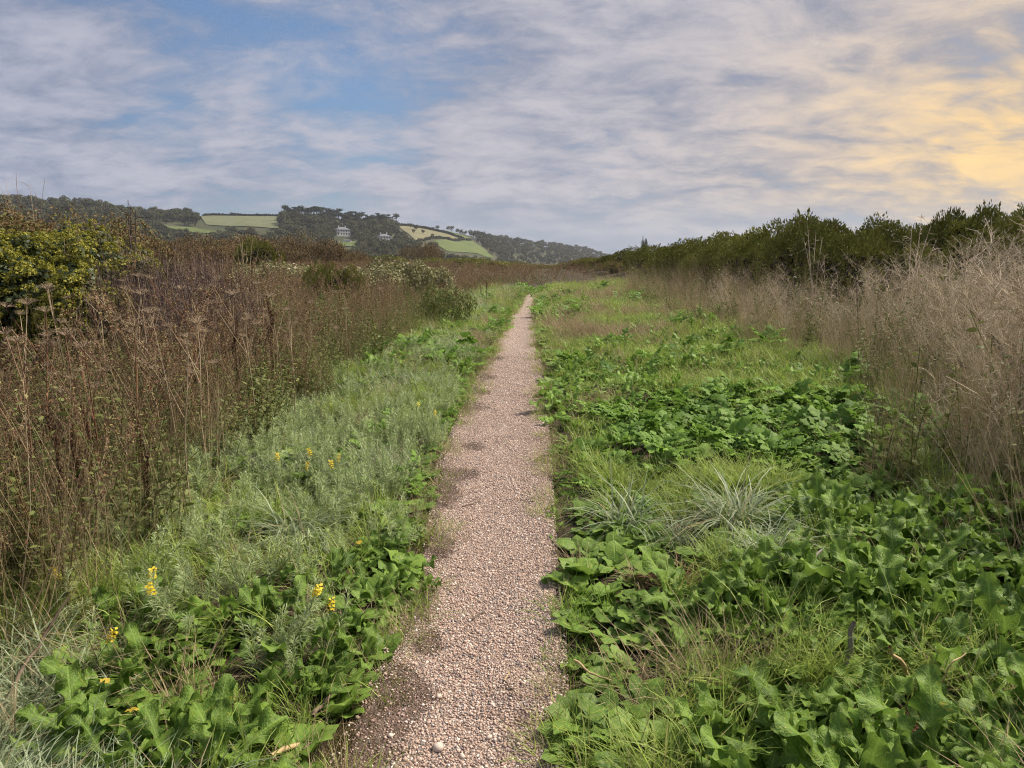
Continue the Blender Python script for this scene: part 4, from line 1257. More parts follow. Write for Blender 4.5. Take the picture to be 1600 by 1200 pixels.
# green leafy undergrowth stems
def leafy_stem(seed, H=.7):
    r_ = np.random.default_rng(seed); b = MB()
    for s_ in range(4):
        lx, ly = r_.normal(0, .18, 2); ox, oy = r_.normal(0, .06, 2); h = H * r_.uniform(.6, 1.1)
        f = lambda s: np.array([ox + lx * s * s, oy + ly * s * s, h * s])
        tube(b, [f(s) for s in np.linspace(0, 1, 5)], np.linspace(.004, .002, 5), 3, tint=.3)
        for k in range(20):
            s = .2 + .8 * k / 20; a = k * 2.4
            M = Matrix.Translation(f(s)) @ Matrix.Rotation(a, 4, 'Z') @ Matrix.Rotation(r_.normal(0, .4), 4, 'X')
            leaf_strip(b, r_.uniform(.04, .085) * (1.3 - .7 * s), ovate(.2, .4), r_.uniform(.2, .9), r_.uniform(-.7, .1), .1, .2, 3, 3, r_, r_.uniform(0, 1), M)
    return b.mesh('leafy_stem', OLIVE)
LS = [leafy_stem(2200 + i) for i in range(5)]
# straw grass stalks
def straw_clump(seed, n=26, L=(.6, 1.15)):
    b = MB(); r_ = np.random.default_rng(seed)
    blades(b, r_, n, L, .0034, .12, lean=(.0, .28), curl=(.0, .5), segs=3)
    blades(b, r_, n, (.2, .5), .004, .14, lean=(.2, 1.1), curl=(.2, 1.5), segs=3)
    return b.mesh('straw_clump', STRAW)
SC_ = [straw_clump(2300 + i) for i in range(4)]

r = np.random.default_rng(71)
def wx_front(y): return weeds_x(y) + (fbm(np.asarray(y) * .9, np.asarray(y) * 0 + 2) - .5) * .7
# stuff: mass of brown weeds
N = 3300
y = 1.4 + 44 * r.random(N) ** 1.7
front = wx_front(y); back = -np.minimum(.98 * y + 1.2, 10.5)
back = np.minimum(back, front - .4)
x = front - (front - back) * r.random(N) ** 1.15
dd = front - x
hs = np.clip(.60 + .45 * sstep(dd, 0.0, 1.2), 0, 1.05) * r.uniform(.72, 1.08, N) * np.where(y < 3.5, .95, 1) * np.where(y > 18, .68, np.where(y > 7, .80, .95)) * (1 - .30 * sstep(-x, 4.5, 7.5) * np.exp(-((y - 9.5) / 5) ** 2))
kindw = r.random(N)
idx = np.where(kindw < .72, r.integers(0, 6, N), np.where(kindw < .79, 6 + r.integers(0, 4, N), 10 + r.integers(0, 5, N)))
tall = fbm(x * .7 + 20, y * .4)
patch_g = (fbm(x * .55 + 60, y * .35 + 9) > .56) & (r.random(N) < .75)
idx = np.where(patch_g, 10 + r.integers(0, 5, N), idx)
hs = np.where(patch_g, hs * 1.15, hs)
hs = hs * (.55 + .9 * tall) * (1 - .38 * ((x / y < -.48) & (y > 3.8) & (y < 9.5)))
far_m = ~((x / y < -.50) & (y > 6.6) & (y < 12))
x, y, hs, idx = x[far_m], y[far_m], hs[far_m], idx[far_m]; N = len(x)
scatter('dead_weeds', WC_ + SC_ + LS, np.stack([x, y, ground_z(x, y) - .02], 1), rand_rot(N, .20, r), hs, idx, 'mass of dead brown seeded weeds filling the bank beside the path', 'weeds')
# green understorey at its foot
N = 1500
y = 1.4 + 20 * r.random(N) ** 1.5; front = wx_front(y)
x = front + .25 - 1.9 * r.random(N) ** 1.2
scatter('bank_undergrowth', LS + G_LONG[:3] + G_DRY[:2] + SC_, np.stack([x, y, ground_z(x, y) - .02], 1), rand_rot(N, .15, r), r.uniform(.6, 1.25, N), np.where(r.random(N) < .45, r.integers(0, 5, N), r.integers(5, 14, N)),
        'tangled green undergrowth at the foot of the brown weeds', 'undergrowth')
# far brown grassland across the end of the path
N = 3600
y = 24 + 60 * r.random(N) ** 1.3
x = -45 + 62 * r.random(N)
ok = (x < weeds_x(y) - .2 + 0 * y) | (y > 40)
ok &= ~((x > 2) & (y < 44)); ok &= x > -.95 * y
x, y = x[ok], y[ok]; N = len(x)
fk = r.random(N)
idx = np.where(fk < .42, r.integers(0, 6, N), np.where(fk < .84, 6 + r.integers(0, 4, N), 10 + r.integers(0, 5, N)))
scatter('rough_grassland', WC_ + SC_ + LS, np.stack([x, y, ground_z(x, y) - .02], 1), rand_rot(N, .1, r), r.uniform(.5, .95, N) * np.array([[1.8, 1.8, 1.0]]).repeat(N, 0).T if False else np.stack([r.uniform(1.0, 1.7, N), r.uniform(1.0, 1.7, N), r.uniform(.5, .85, N)], 1), idx,
        'rusty brown rough grassland stretching beyond the end of the path', 'grassland')

# individuals along the front of the bank
def weed_label(x, y):
    if y < 3.2: return 'dead brown weed stem standing behind the radish leaves at the bank foot'
    if y < 5.5: return 'dead brown seeded weed at the bank front beside dark dock spikes'
    if y < 9: return 'dead brown seeded weed at the bank front behind the toadflax'
    return 'dead brown seeded weed further up the bank beside the green verge'
placed_w = []; tries = 0
while len(placed_w) < 250 and tries < 9000:
    tries += 1
    y = 1.7 + 14 * r.random() ** 1.3; x = float(wx_front(y)) + .05 - 1.0 * r.random() ** 1.3
    if any((x - a) ** 2 + (y - b) ** 2 < .09 ** 2 for a, b in placed_w): continue
    placed_w.append((x, y))
    k = r.integers(0, 6)
    e = empty('dead_weed', (x, y, gz(x, y) - .01), r.uniform(0, 6.28), r.uniform(.62, 1.0))
    e.rotation_euler[0] = r.normal(0, .17)
    obj('stem', WEED_ST[k], e); obj('seed_head', WEED_HD[k], e)['kind'] = 'stuff'
    lb = weed_label(x, y); tag(e, lb, 'weed', lb.replace('weed', 'weeds', 1))

# dead umbellifers
def umbel_mesh(seed):
    r_ = np.random.default_rng(seed); b = MB(); n = 22
    for k in range(n):
        a = k * 2.4; q = math.sqrt((k + .5) / n)
        tip = np.array([q * math.cos(a), q * math.sin(a), .62 - .25 * q * q + r_.normal(0, .03)])
        tube(b, [(0, 0, 0), tip * np.array([.45, .45, .62]), tip], [.022, .016, .012], 3, tint=r_.random())
        m = 9; P_ = tip + r_.normal(0, .075, (m, 3)) * np.array([1, 1, .4]); leaf_quads(b, P_, np.tile([[0, 0, 1.]], (m, 1)), .035, r_, r_.random(m), .7)
    return b.mesh('umbel', UMB)
UM = [umbel_mesh(2400 + i) for i in range(4)]
def umbellifer(u, v, H, nbr, label, y=None):
    """foot given by sight line to the top of the main stem at pixel (u,v) and the distance y"""
    p_ = at_depth(u, v, y); x = p_[0]; z0 = gz(x, y); H = max(.5, p_[2] - z0)
    e = empty('dead_umbellifer', (x, y, z0), r.uniform(0, 6.28))
    b = MB(); lx, ly = r.normal(0, .05, 2)
    f = lambda s: np.array([lx * s * s + .02 * math.sin(5 * s), ly * s * s, s]) * H
    tube(b, [f(s) for s in np.linspace(-.01, .97, 8)], np.linspace(.0052, .0026, 8), 5, tint=.85)
    um = []
    um.append((f(.97), (0, 0, 0), r.uniform(.05, .085)))
    for k in range(nbr):
        s = r.uniform(.45, .8); a = k * 2.2 + r.normal(0, .4); L = H * r.uniform(.18, .36); el = r.uniform(.75, 1.2)
        p0 = f(s); d = np.array([math.cos(a) * math.cos(el), math.sin(a) * math.cos(el), math.sin(el)])
        p1 = p0 + d * L * .5; p2 = p0 + d * L + np.array([0, 0, .05 * L])
        tube(b, [p0, p1, p2], [.0028, .0023, .0017], 4, tint=.85)
        um.append((p2, (r.normal(0, .25), r.normal(0, .25), 0), r.uniform(.03, .06)))
    obj('stem', b.mesh('umbellifer_stem', STEMBROWN), e)
    for (p2, rt, s) in um: obj('umbel', UM[r.integers(0, 4)], e, p2, rt, s)
    tag(e, label, 'weed', 'dead umbellifers in the weed bank')
for k, (u, v, y) in enumerate(((262, 480, 4.6), (222, 425, 6.0), (302, 445, 5.6), (110, 515, 4.1), (385, 495, 5.8), (85, 445, 6.2), (250, 440, 7.0), (430, 460, 7.5), (160, 460, 5.2), (480, 470, 8.5),
                                (330, 470, 7.2), (200, 500, 4.4), (520, 455, 10.5), (40, 520, 3.6), (590, 450, 12.0), (140, 530, 3.9), (310, 500, 4.9), (60, 480, 4.6), (360, 455, 6.6), (450, 480, 6.8), (190, 455, 5.6), (280, 520, 4.3), (540, 480, 8.6), (20, 470, 4.9), (400, 440, 8.2))):
    umbellifer(u, v, 1.2, int(r.integers(2, 5)), ['tall branching dead umbellifer with flat seed heads among brown weeds' , 'dead umbellifer with bowl-shaped seed heads in front of the yellow-green shrub'][int(u < 300)], y)
# dark dock spikes
def dock_mesh(seed):
    r_ = np.random.default_rng(seed); st = MB(); hd = MB(); lx = r_.normal(0, .06)
    f = lambda s: np.array([lx * s * s, 0, s])
    tube(st, [f(s) for s in np.linspace(-.02, 1, 7)], np.linspace(.009, .004, 7), 4, tint=.2)
    for k in range(7):
        a = r_.uniform(0, 6.28); s = .5 + .07 * k
        p0 = f(s); p2 = p0 + np.array([math.cos(a) * .08, math.sin(a) * .08, .22])
        tube(st, [p0, (p0 + p2) / 2 + np.array([math.cos(a) * .02, math.sin(a) * .02, 0]), p2], .003, 3, tint=.2)
        m = 90; q = r_.random(m)[:, None]; bits(hd, p0 + (p2 - p0) * q + r_.normal(0, .013, (m, 3)), .011, r_, r_.random(m), .8)
    m = 200; s = r_.uniform(.45, 1, m); bits(hd, np.array([f(x) for x in s]) + r_.normal(0, .016, (m, 3)), .011, r_, r_.random(m), .8)
    return st.mesh('dock_stem', DOCKRUST), hd.mesh('dock_seeds', DOCKRUST)
DK = [dock_mesh(2500 + i) for i in range(4)]
for k, (u, v, y) in enumerate(((80, 640, 3.3), (118, 662, 3.5), (135, 640, 3.7), (215, 640, 4.0), (420, 470, 7.5), (222, 690, 3.6), (365, 505, 6.2), (760, 440, 22.0), (730, 452, 19.0), (712, 448, 20.0))):
    p_ = at_depth(u, v, y); x = p_[0]; H = max(.45, p_[2] - gz(x, y))
    e = empty('dock', (x, y, gz(x, y)), r.uniform(0, 6.28), (H * .4, H * .4, H * .92)); d0 = DK[k % 4]
    obj('stem', d0[0], e); obj('seed_spike', d0[1], e)['kind'] = 'stuff'
    tag(e, 'dark rust-brown dock seed spike %s' % ('at the foot of the weed bank' if v > 600 else 'standing above the brown weeds'), 'dock', 'dock spikes low in the bank' if v > 600 else 'dock spikes above the weeds')

# ---- gorse-side thicket of tan stalks
def stalk_plant(seed, H=1.5, nbr=20):
    r_ = np.random.default_rng(seed); st = MB(); br = MB()
    n = 6; lx, ly = r_.normal(0, .22, 2)
    f = lambda s: np.array([lx * s * s + .03 * math.sin(6 * s + seed), ly * s * s + .03 * math.cos(5 * s), s]) * H
    tube(st, [f(s) for s in np.linspace(-.02, 1, n)], np.linspace(.0062, .0022, n), 3, tint=r_.uniform(.3, .8))
    for k in range(nbr):
        s = r_.uniform(.22, .98); a = r_.uniform(0, 6.28); L = H * r_.uniform(.16, .42) * (1.2 - .6 * s); el = r_.uniform(.25, 1.1)
        p0 = f(s); d = np.array([math.cos(a) * math.cos(el), math.sin(a) * math.cos(el), math.sin(el)])
        p1 = p0 + d * L * .5 + r_.normal(0, .02, 3); p2 = p0 + d * L + r_.normal(0, .03, 3) + np.array([0, 0, .1 * L])
        tube(br, [p0, p1, p2], [.0030, .0024, .0012], 3, tint=r_.random())
        for j in range(4):
            q = r_.uniform(.25, 1); pa = p0 + (p2 - p0) * q; a2 = a + r_.normal(0, .9); L2 = L * r_.uniform(.2, .45); e2 = r_.uniform(.0, 1.2)
            d2 = np.array([math.cos(a2) * math.cos(e2), math.sin(a2) * math.cos(e2), math.sin(e2)])
            tube(br, [pa, pa + d2 * L2 * .5 + r_.normal(0, .008, 3), pa + d2 * L2], [.0019, .0015, .0009], 3, tint=r_.random())
    return st, br
STK = [stalk_plant(2600 + i, h) for i, h in enumerate((1.5, 1.65, 1.35, 1.55, 1.2, 1.45))]
STK_S = [a.mesh('stalk', TAN) for a, b_ in STK]; STK_B = [b_.mesh('stalk_branches', TAN) for a, b_ in STK]
STK_W = [joined([(a, 0, None), (b_, 0, None)], None).mesh('whole_stalk', TAN) for a, b_ in STK]
r = np.random.default_rng(81)
def tx_front(y): return thicket_x(y) + (fbm(np.asarray(y) * .8 + 30, np.asarray(y) * 0 + 5) - .5) * .9
N = 1250
y = 2.8 + 30 * r.random(N) ** 1.5; front = tx_front(y)
x = front + (np.minimum(1.0 * y + 1.5, 9.6) - front) * r.random(N) ** 1.1
ok = (x > front); x, y, front = x[ok], y[ok], front[ok]; N = len(x)
dd = x - front
hs = (.50 + .50 * sstep(dd, 0, 1.6)) * r.uniform(.75, 1.12, N) * np.where(y > 13, .52, np.where(y > 9.5, .85, 1.06))
kw = r.random(N); idx = np.where(kw < .72, r.integers(0, 6, N), 6 + r.integers(0, 4, N))
idx = np.where((r.random(N) < .12) & (y > 8), 10 + r.integers(0, 5, N), idx)
scatter('tan_stalks', STK_W + SC_ + LS, np.stack([x, y, ground_z(x, y) - .03], 1), rand_rot(N, .16, r), hs, idx, 'tangled thicket of dead tan stalks below the gorse hedge', 'dead stalks')
# fine dry grass matted at the foot of the thicket
N = 2600
y = 2.6 + 28 * r.random(N) ** 1.5; front = tx_front(y); x = front - .35 + 2.2 * r.random(N) ** 1.3
scatter('dry_grass', G_DRY + SC_ + G_GREY[:3] + LS[:1] + G_LONG[:3], np.stack([x, y, ground_z(x, y) - .02], 1), rand_rot(N, .25, r), r.uniform(.7, 1.6, N) * np.where(x < front + .2, .8, 1.0), np.where(r.random(N) < .45, r.integers(0, 5, N), r.integers(5, 16, N)),
        'matted dry grass at the foot of the tan stalks', 'dry grass')
placed_s = []; tries = 0
while len(placed_s) < 240 and tries < 9000:
    tries += 1
    y = 3.6 + 14 * r.random() ** 1.2; x = float(tx_front(y)) + .15 + 1.7 * r.random() ** 1.2
    if any((x - a) ** 2 + (y - b) ** 2 < .12 ** 2 for a, b in placed_s): continue
    placed_s.append((x, y)); k = r.integers(0, 6)
    e = empty('dead_stalk', (x, y, gz(x, y) - .01), r.uniform(0, 6.28), r.uniform(.45, .92) * (1.1 if y < 9 else .7) * (.7 + .3 * min(1, (x - float(tx_front(y))) / 1.0)))
    e.rotation_euler[0] = r.normal(0, .15)
    obj('stem', STK_S[k], e); obj('branches', STK_B[k], e)
    lb = 'branching tan dead stalk %s' % ('at the thicket edge above the radish leaves' if y < 6.5 else 'at the thicket edge above the celery-leaved patch' if y < 10 else 'at the thicket edge before the dark gorse')
    tag(e, lb, 'dead stalk', lb.replace('stalk', 'stalks', 1))

# ------------------------------------------------------------------ shrubs
GORSE = leaf_mat('gorse_spines', (0.085, 0.098, 0.026), (0.44, 0.44, 0.11), (0.19, 0.13, 0.055), 0.12, rough=.7, trans=.08, spec=.15)
def gorse_mesh(seed, n=14000, nl=22, squash=.62):
    r_ = np.random.default_rng(seed); lobes = []
    for k in range(nl):
        a = r_.uniform(0, 6.28); q = .72 * math.sqrt(r_.random())
        rr_ = r_.uniform(.16, .36)
        lobes.append((math.cos(a) * q, math.sin(a) * q, max(.16, squash * (1 - q * q * .75) - rr_ * .2 + r_.normal(0, .06)), rr_, rr_, rr_ * r_.uniform(.7, 1.1)))
    lobes += [(0, 0, .3, .7, .7, .34)]
    P_, N_, k = lumpy_points(r_, lobes, n, .30)
    k = k[P_[:, 2] > -.02]; N_ = N_[P_[:, 2] > -.02]; P_ = P_[P_[:, 2] > -.02]
    lt = r_.uniform(.1, .9, len(lobes))
    b = MB(); n = len(P_)
    d = N_ * .9 + np.array([0, 0, .3]) + r_.normal(0, .35, (n, 3)); d /= np.linalg.norm(d, axis=1)[:, None]
    L = r_.uniform(.018, .036, n) * (1 + 1.0 * (r_.random(n) < .03)); tn = lt[k] + r_.normal(0, .16, n)
    for j in range(3):
        s_ = np.cross(d, r_.normal(0, 1, (n, 3))); s_ /= np.linalg.norm(s_, axis=1)[:, None]
        w_ = (L * .30)[:, None]
        V = np.stack([P_ - d * (L * .4)[:, None], P_ + d * (L * .2)[:, None] - s_ * w_, P_ + d * L[:, None], P_ + d * (L * .2)[:, None] + s_ * w_], 1)
        b.add(V.reshape(-1, 3), np.arange(n * 4).reshape(n, 4), tint=np.repeat(tn, 4))
    # inner branches plus added dark filler quads that darken the core and block see-through
    c0 = MB()
    for k in range(16):
        a = r_.uniform(0, 6.28); q = r_.uniform(.3, .8); tip = np.array([math.cos(a) * q, math.sin(a) * q, r_.uniform(.25, .6)])
        tube(c0, [(0.05 * math.cos(a), .05 * math.sin(a), -.03), tip * np.array([.5, .5, .45]), tip], [.03, .02, .008], 4, tint=.3)
    m = 700; Pi = r_.normal(0, 1, (m, 3)); Pi /= np.linalg.norm(Pi, axis=1)[:, None]; Pi = Pi * (r_.random((m, 1)) ** .4) * np.array([.72, .72, .42]) + np.array([0, 0, .28])
    leaf_quads(c0, Pi, Pi, .07, r_, .2)
    return b.mesh('gorse_spines', GORSE), c0.mesh('gorse_branches_and_fill', bark)
GO = [gorse_mesh(2700 + i, squash=s) for i, s in enumerate((.62, .75, .55, .68))]
r = np.random.default_rng(91)
def gorse(u, vtop, y, wid, label, group='gorse hedge', lib=GO):
    """bush whose top reaches the pixel row vtop at distance y"""
    p_ = at_depth(u, vtop, y); x = p_[0]; z0 = gz(x, y); H = max(.5, p_[2] - z0) * 1.08
    e = empty('gorse_bush', (x, y, z0 - .05), r.uniform(0, 6.28), (wid, wid, H / .98))
    g0 = lib[r.integers(0, len(lib))]
    obj('foliage', g0[0], e); obj('branches', g0[1], e)
    tag(e, label, 'gorse bush', group)
GL = ['dark green gorse bush in the far low end of the hedge', 'olive-green rounded gorse bush in the hedge behind tan stalks', 'tall gorse bush with dense rounded head at the high end of the hedge']
for (u, vt, y, wd_) in ((905, 408, 78, 3.2), (935, 402, 70, 3.2), (965, 397, 62, 3.0), (995, 391, 55, 2.8), (1022, 386, 47, 2.6), (975, 408, 52, 2.0)):
    gorse(u, vt, y, wd_, GL[0], 'far low end of the gorse hedge')
for (u, vt, y, wd_) in ((1040, 384, 36, 2.0), (1075, 376, 33, 2.2), (1060, 395, 30, 1.4), (1110, 374, 30, 2.2), (1140, 366, 29, 2.1), (1125, 385, 25, 1.5), (1175, 358, 26, 2.1), (1190, 375, 22.5, 1.6), (1215, 345, 24, 2.0),
                        (1250, 338, 23, 1.9), (1285, 341, 22, 1.8), (1270, 352, 19, 1.4), (1320, 343, 21, 1.8), (1355, 349, 20, 1.6), (1390, 348, 20, 1.6), (1425, 352, 19, 1.5), (1340, 366, 17, 1.3), (1460, 355, 19, 1.4), (1400, 368, 16.5, 1.2)):
    gorse(u, vt, y, wd_, GL[1], 'gorse hedge behind the tan stalks')
for (u, vt, y, wd_) in ((1505, 326, 17, 1.0), (1535, 330, 17.5, .9), (1580, 326, 17, 1.2), (1610, 330, 16, 1.1), (1545, 345, 16.5, 1.4), (1490, 345, 18, 1.2), (1650, 328, 15, 1.4)):
    gorse(u, vt, y, wd_, GL[2], 'high end of the gorse hedge')
gorse(1007, 374, 40, .32, 'lone gorse sprig sticking up above the low end of the hedge', None)
# small gorse and pale bushes across the weed bank
gorse(533, 401, 17, .55, 'small round dark gorse bush among the brown weeds', None)
gorse(505, 411, 18, .6, 'low dark gorse bush beside the small round one', None)
gorse(402, 362, 45, 1.8, 'dark green rounded bush in front of the brown scrub', None)

# brown twiggy scrub (bare willow / bramble)
SCRUB = leaf_mat('scrub_twigs', (0.085, 0.055, 0.03), (0.21, 0.14, 0.07), (0.13, 0.13, 0.045), 0.2, rough=.85, trans=.05, spec=.1)
def scrub_mesh(seed, mat, n=2600, L=.12, w_=.0045, squash=.8, nb=5200, bs=.013):
    r_ = np.random.default_rng(seed); lobes = [(0, 0, .42, .62, .62, .45 * squash)]
    for k in range(7):
        a = r_.uniform(0, 6.28); q = r_.uniform(.3, .7); s = r_.uniform(.25, .42)
        lobes.append((math.cos(a) * q, math.sin(a) * q, r_.uniform(.3, .75) * squash, s, s, s))
    P_, N_, k = lumpy_points(r_, lobes, n, .6)
    m_ = P_[:, 2] > 0; P_, N_ = P_[m_], N_[m_]; n = len(P_)
    d = N_ * .35 + np.array([0, 0, 1.0]) + r_.normal(0, .35, (n, 3)); d /= np.linalg.norm(d, axis=1)[:, None]
    b = MB(); Ls = L * r_.uniform(.6, 1.4, n)
    s_ = np.cross(d, r_.normal(0, 1, (n, 3))); s_ /= np.linalg.norm(s_, axis=1)[:, None]
    V = np.stack([P_ - d * (Ls * .5)[:, None], P_ - s_ * w_, P_ + d * (Ls * .6)[:, None], P_ + s_ * w_], 1)
    b.add(V.reshape(-1, 3), np.arange(n * 4).reshape(n, 4), tint=np.repeat(r_.random(n), 4))
    P2, N2, k2 = lumpy_points(r_, lobes, nb, .35); m2 = P2[:, 2] > 0
    leaf_quads(b, P2[m2], N2[m2] + np.array([0, 0, .3]), bs, r_, np.random.default_rng(seed).random(len(lobes))[k2[m2]] * .6 + .2)
    c0 = MB()
    for k in range(14):
        a = r_.uniform(0, 6.28); q = r_.uniform(.2, .8); tip = np.array([math.cos(a) * q, math.sin(a) * q, r_.uniform(.4, .85) * squash])
        tube(c0, [(0, 0, -.03), tip * np.array([.55, .55, .5]), tip], [.02, .013, .004], 4, tint=.3)
    return b.mesh('scrub_twigs', mat), c0.mesh('scrub_branches', bark)
SB = [scrub_mesh(2800 + i, SCRUB) for i in range(3)]
def scrub(name, lib, u, vtop, y, wid, label, cat, group=None, base=None):
    p_ = at_depth(u, vtop, y); x = p_[0]; z0 = gz(x, y) if base is None else base; H = max(.4, p_[2] - z0)
    e = empty(name, (x, y, z0 - .05), r.uniform(0, 6.28), (wid, wid, H / .95)); g0 = lib[r.integers(0, len(lib))]
    obj('twigs', g0[0], e); obj('branches', g0[1], e); tag(e, label, cat, group)
for (u, vt, y, wd_) in ((300, 366, 95, 7), (340, 363, 100, 7.5), (270, 372, 80, 5), (375, 364, 105, 7), (430, 364, 110, 7), (465, 369, 112, 7), (495, 377, 115, 6.5), (525, 387, 118, 6), (325, 378, 78, 5.5), (440, 380, 92, 5.5), (555, 392, 115, 5), (250, 366, 90, 5)):
    scrub('willow_scrub', SB, u, vt, y, wd_, 'brown leafless willow scrub in front of the wooded hill', 'scrub', 'brown willow scrub')
scrub('bare_tree', SB, 648, 374, 170, 7.5, 'rusty brown rounded bare tree below the stubble field', 'tree')
for (u, vt, y, wd_) in ((740, 403, 150, 9), (700, 402, 140, 8), (790, 408, 160, 9), (840, 412, 150, 7), (880, 412, 120, 5), (600, 396, 150, 8)):
    scrub('dark_scrub', [(g0[0], g0[1]) for g0 in GO], u, vt, y, wd_, 'low dark bush at the end of the brown grassland below the hill', 'bush', 'dark bushes below the hill')
# bush with pale seed heads
PALEB = leaf_mat('pale_bush', (0.10, 0.115, 0.035), (0.28, 0.27, 0.13), (0.45, 0.40, 0.27), 0.2, rough=.7, trans=.2, spec=.15)
def leafy_bush(seed, mat, n=2600, s=.035, squash=.6):
    r_ = np.random.default_rng(seed); lobes = [(0, 0, .3, .7, .7, .35)]
    for k in range(12):
        a = r_.uniform(0, 6.28); q = .75 * math.sqrt(r_.random()); rr_ = r_.uniform(.2, .36)
        lobes.append((math.cos(a) * q, math.sin(a) * q, squash * (1 - .6 * q * q) + r_.normal(0, .05), rr_, rr_, rr_ * .8))
    P_, N_, k = lumpy_points(r_, lobes, n, .35); m_ = P_[:, 2] > -.02
    b = MB(); leaf_quads(b, P_[m_], N_[m_] + np.array([0, 0, .4]), s, r_, r_.uniform(.1, .9, m_.sum()), 1.0)
    c0 = MB()
    for k in range(12):
        a = r_.uniform(0, 6.28); q = r_.uniform(.2, .7); tip = np.array([math.cos(a) * q, math.sin(a) * q, r_.uniform(.3, .6)])
        tube(c0, [(0, 0, -.03), tip * np.array([.55, .55, .5]), tip], [.02, .013, .004], 4, tint=.3)
    return b.mesh('bush_leaves', mat), c0.mesh('bush_branches', bark)
PB = [leafy_bush(2900 + i, PALEB) for i in range(2)]
def bush(name, lib, u, vt, y, wd_, label, cat, group=None):
    p_ = at_depth(u, vt, y); x = p_[0]; z0 = gz(x, y); H = max(.4, p_[2] - z0)
    e = empty(name, (x, y, z0 - .05), r.uniform(0, 6.28), (wd_, wd_, H / .9)); g0 = lib[r.integers(0, len(lib))]
    obj('foliage', g0[0], e); obj('branches', g0[1], e); tag(e, label, cat, group)
for (u, vt, y, wd_) in ((610, 397, 24, 1.1), (640, 399, 24, 1.1), (672, 406, 25, 1.0)):
    bush('pale_bush', PB, u, vt, y, wd_, 'pale green bush with cream seed heads above the brown weeds', 'bush', 'pale seeded bushes')
for (u, vt, y, wd_) in ((470, 405, 22, 1.6), (440, 404, 24, 1.6), (570, 408, 22, 1.3), (400, 406, 22, 1.3)):
    bush('low_bush', PB, u, vt, y, wd_, 'low olive-green bush among the brown weeds behind the toadflax verge', 'bush', 'low olive bushes')
bush('leafy_shrub', [leafy_bush(2950, OLIVE, 2600, .03)], 700, 436, 16.5, .75, 'dense olive-green leafy shrub beside the path bend with dock spikes', 'shrub')

# yellow-green flowering shrub on the mound
YGF = leaf_mat('yellowgreen_flower', (0.17, 0.165, 0.02), (0.42, 0.385, 0.06), (0.14, 0.16, 0.03), .2, rough=.6, trans=.25, spec=.2)
DKL = leaf_mat('dark_shrub_leaf', (0.025, 0.04, 0.014), (0.085, 0.105, 0.032), None, 0, rough=.5, trans=.2, spec=.3)
def flower_head(seed):
    r_ = np.random.default_rng(seed); b = MB(); n = 42
    d = r_.normal(0, 1, (n, 3)); d[:, 2] = np.abs(d[:, 2]); d /= np.linalg.norm(d, axis=1)[:, None]
    leaf_quads(b, d * np.array([1, 1, .75]), d, .26, r_, r_.random(n), 1.2)
    return b
FH = [flower_head(3000 + i) for i in range(3)]
def flowering_shrub(u, vt, y, wd_, label, seed):
    r_ = np.random.default_rng(seed)
    p_ = at_depth(u, vt, y); x = p_[0]; z0 = gz(x, y); H = max(.6, p_[2] - z0)
    lobes = [(0, 0, H * .45, wd_ * .8, wd_ * .8, H * .45)]
    for k in range(10):
        a = r_.uniform(0, 6.28); q = wd_ * .75 * math.sqrt(r_.random()); s = wd_ * r_.uniform(.25, .4)
        lobes.append((math.cos(a) * q, math.sin(a) * q, H * r_.uniform(.45, .78), s, s, s * .8))
    e = empty('flowering_shrub', (x, y, z0 - .05))
    P_, N_, k = lumpy_points(r_, lobes, 800, .15)
    b = MB()
    for i in range(len(P_)):
        if P_[i, 2] < .25: continue
        s = r_.uniform(.028, .06)
        q_ = Vector(N_[i] + np.array([0, 0, .6])).to_track_quat('Z', 'Y').to_matrix().to_4x4()
        b.merge(FH[r_.integers(0, 3)], Matrix.Translation(P_[i]) @ q_ @ Matrix.Scale(s, 4), r_.normal(0, .15))
    fo = obj('flower_heads', b.mesh('flower_heads', YGF), e); fo['kind'] = 'stuff'
    P_, N_, k = lumpy_points(r_, lobes, 4200, .45); m_ = P_[:, 2] > 0
    b = MB(); leaf_quads(b, P_[m_], N_[m_], .034, r_, r_.random(m_.sum()), 1.0)
    obj('foliage', b.mesh('shrub_leaves', DKL), e)
    b = MB()
    for k in range(10):
        a = r_.uniform(0, 6.28); q = wd_ * r_.uniform(.2, .7); tip = np.array([math.cos(a) * q, math.sin(a) * q, H * r_.uniform(.4, .75)])
        tube(b, [(0, 0, -.05), tip * np.array([.5, .5, .5]), tip], [.03, .02, .006], 5, tint=.3)
    obj('branches', b.mesh('shrub_branches', bark), e)
    tag(e, label, 'shrub', 'yellow-green shrubs on the mound')
for k, (u, vt, y, wd_) in enumerate(((20, 342, 8.3, .85), (85, 342, 8.6, .8), (140, 350, 8.2, .65), (-40, 345, 7.6, .8), (125, 328, 9.6, .8), (40, 382, 7.4, .5), (115, 390, 7.3, .5))):
    flowering_shrub(u, vt, y, wd_, 'shrub covered in yellow-green flower heads on the mound above the brown weeds', 3100 + k)
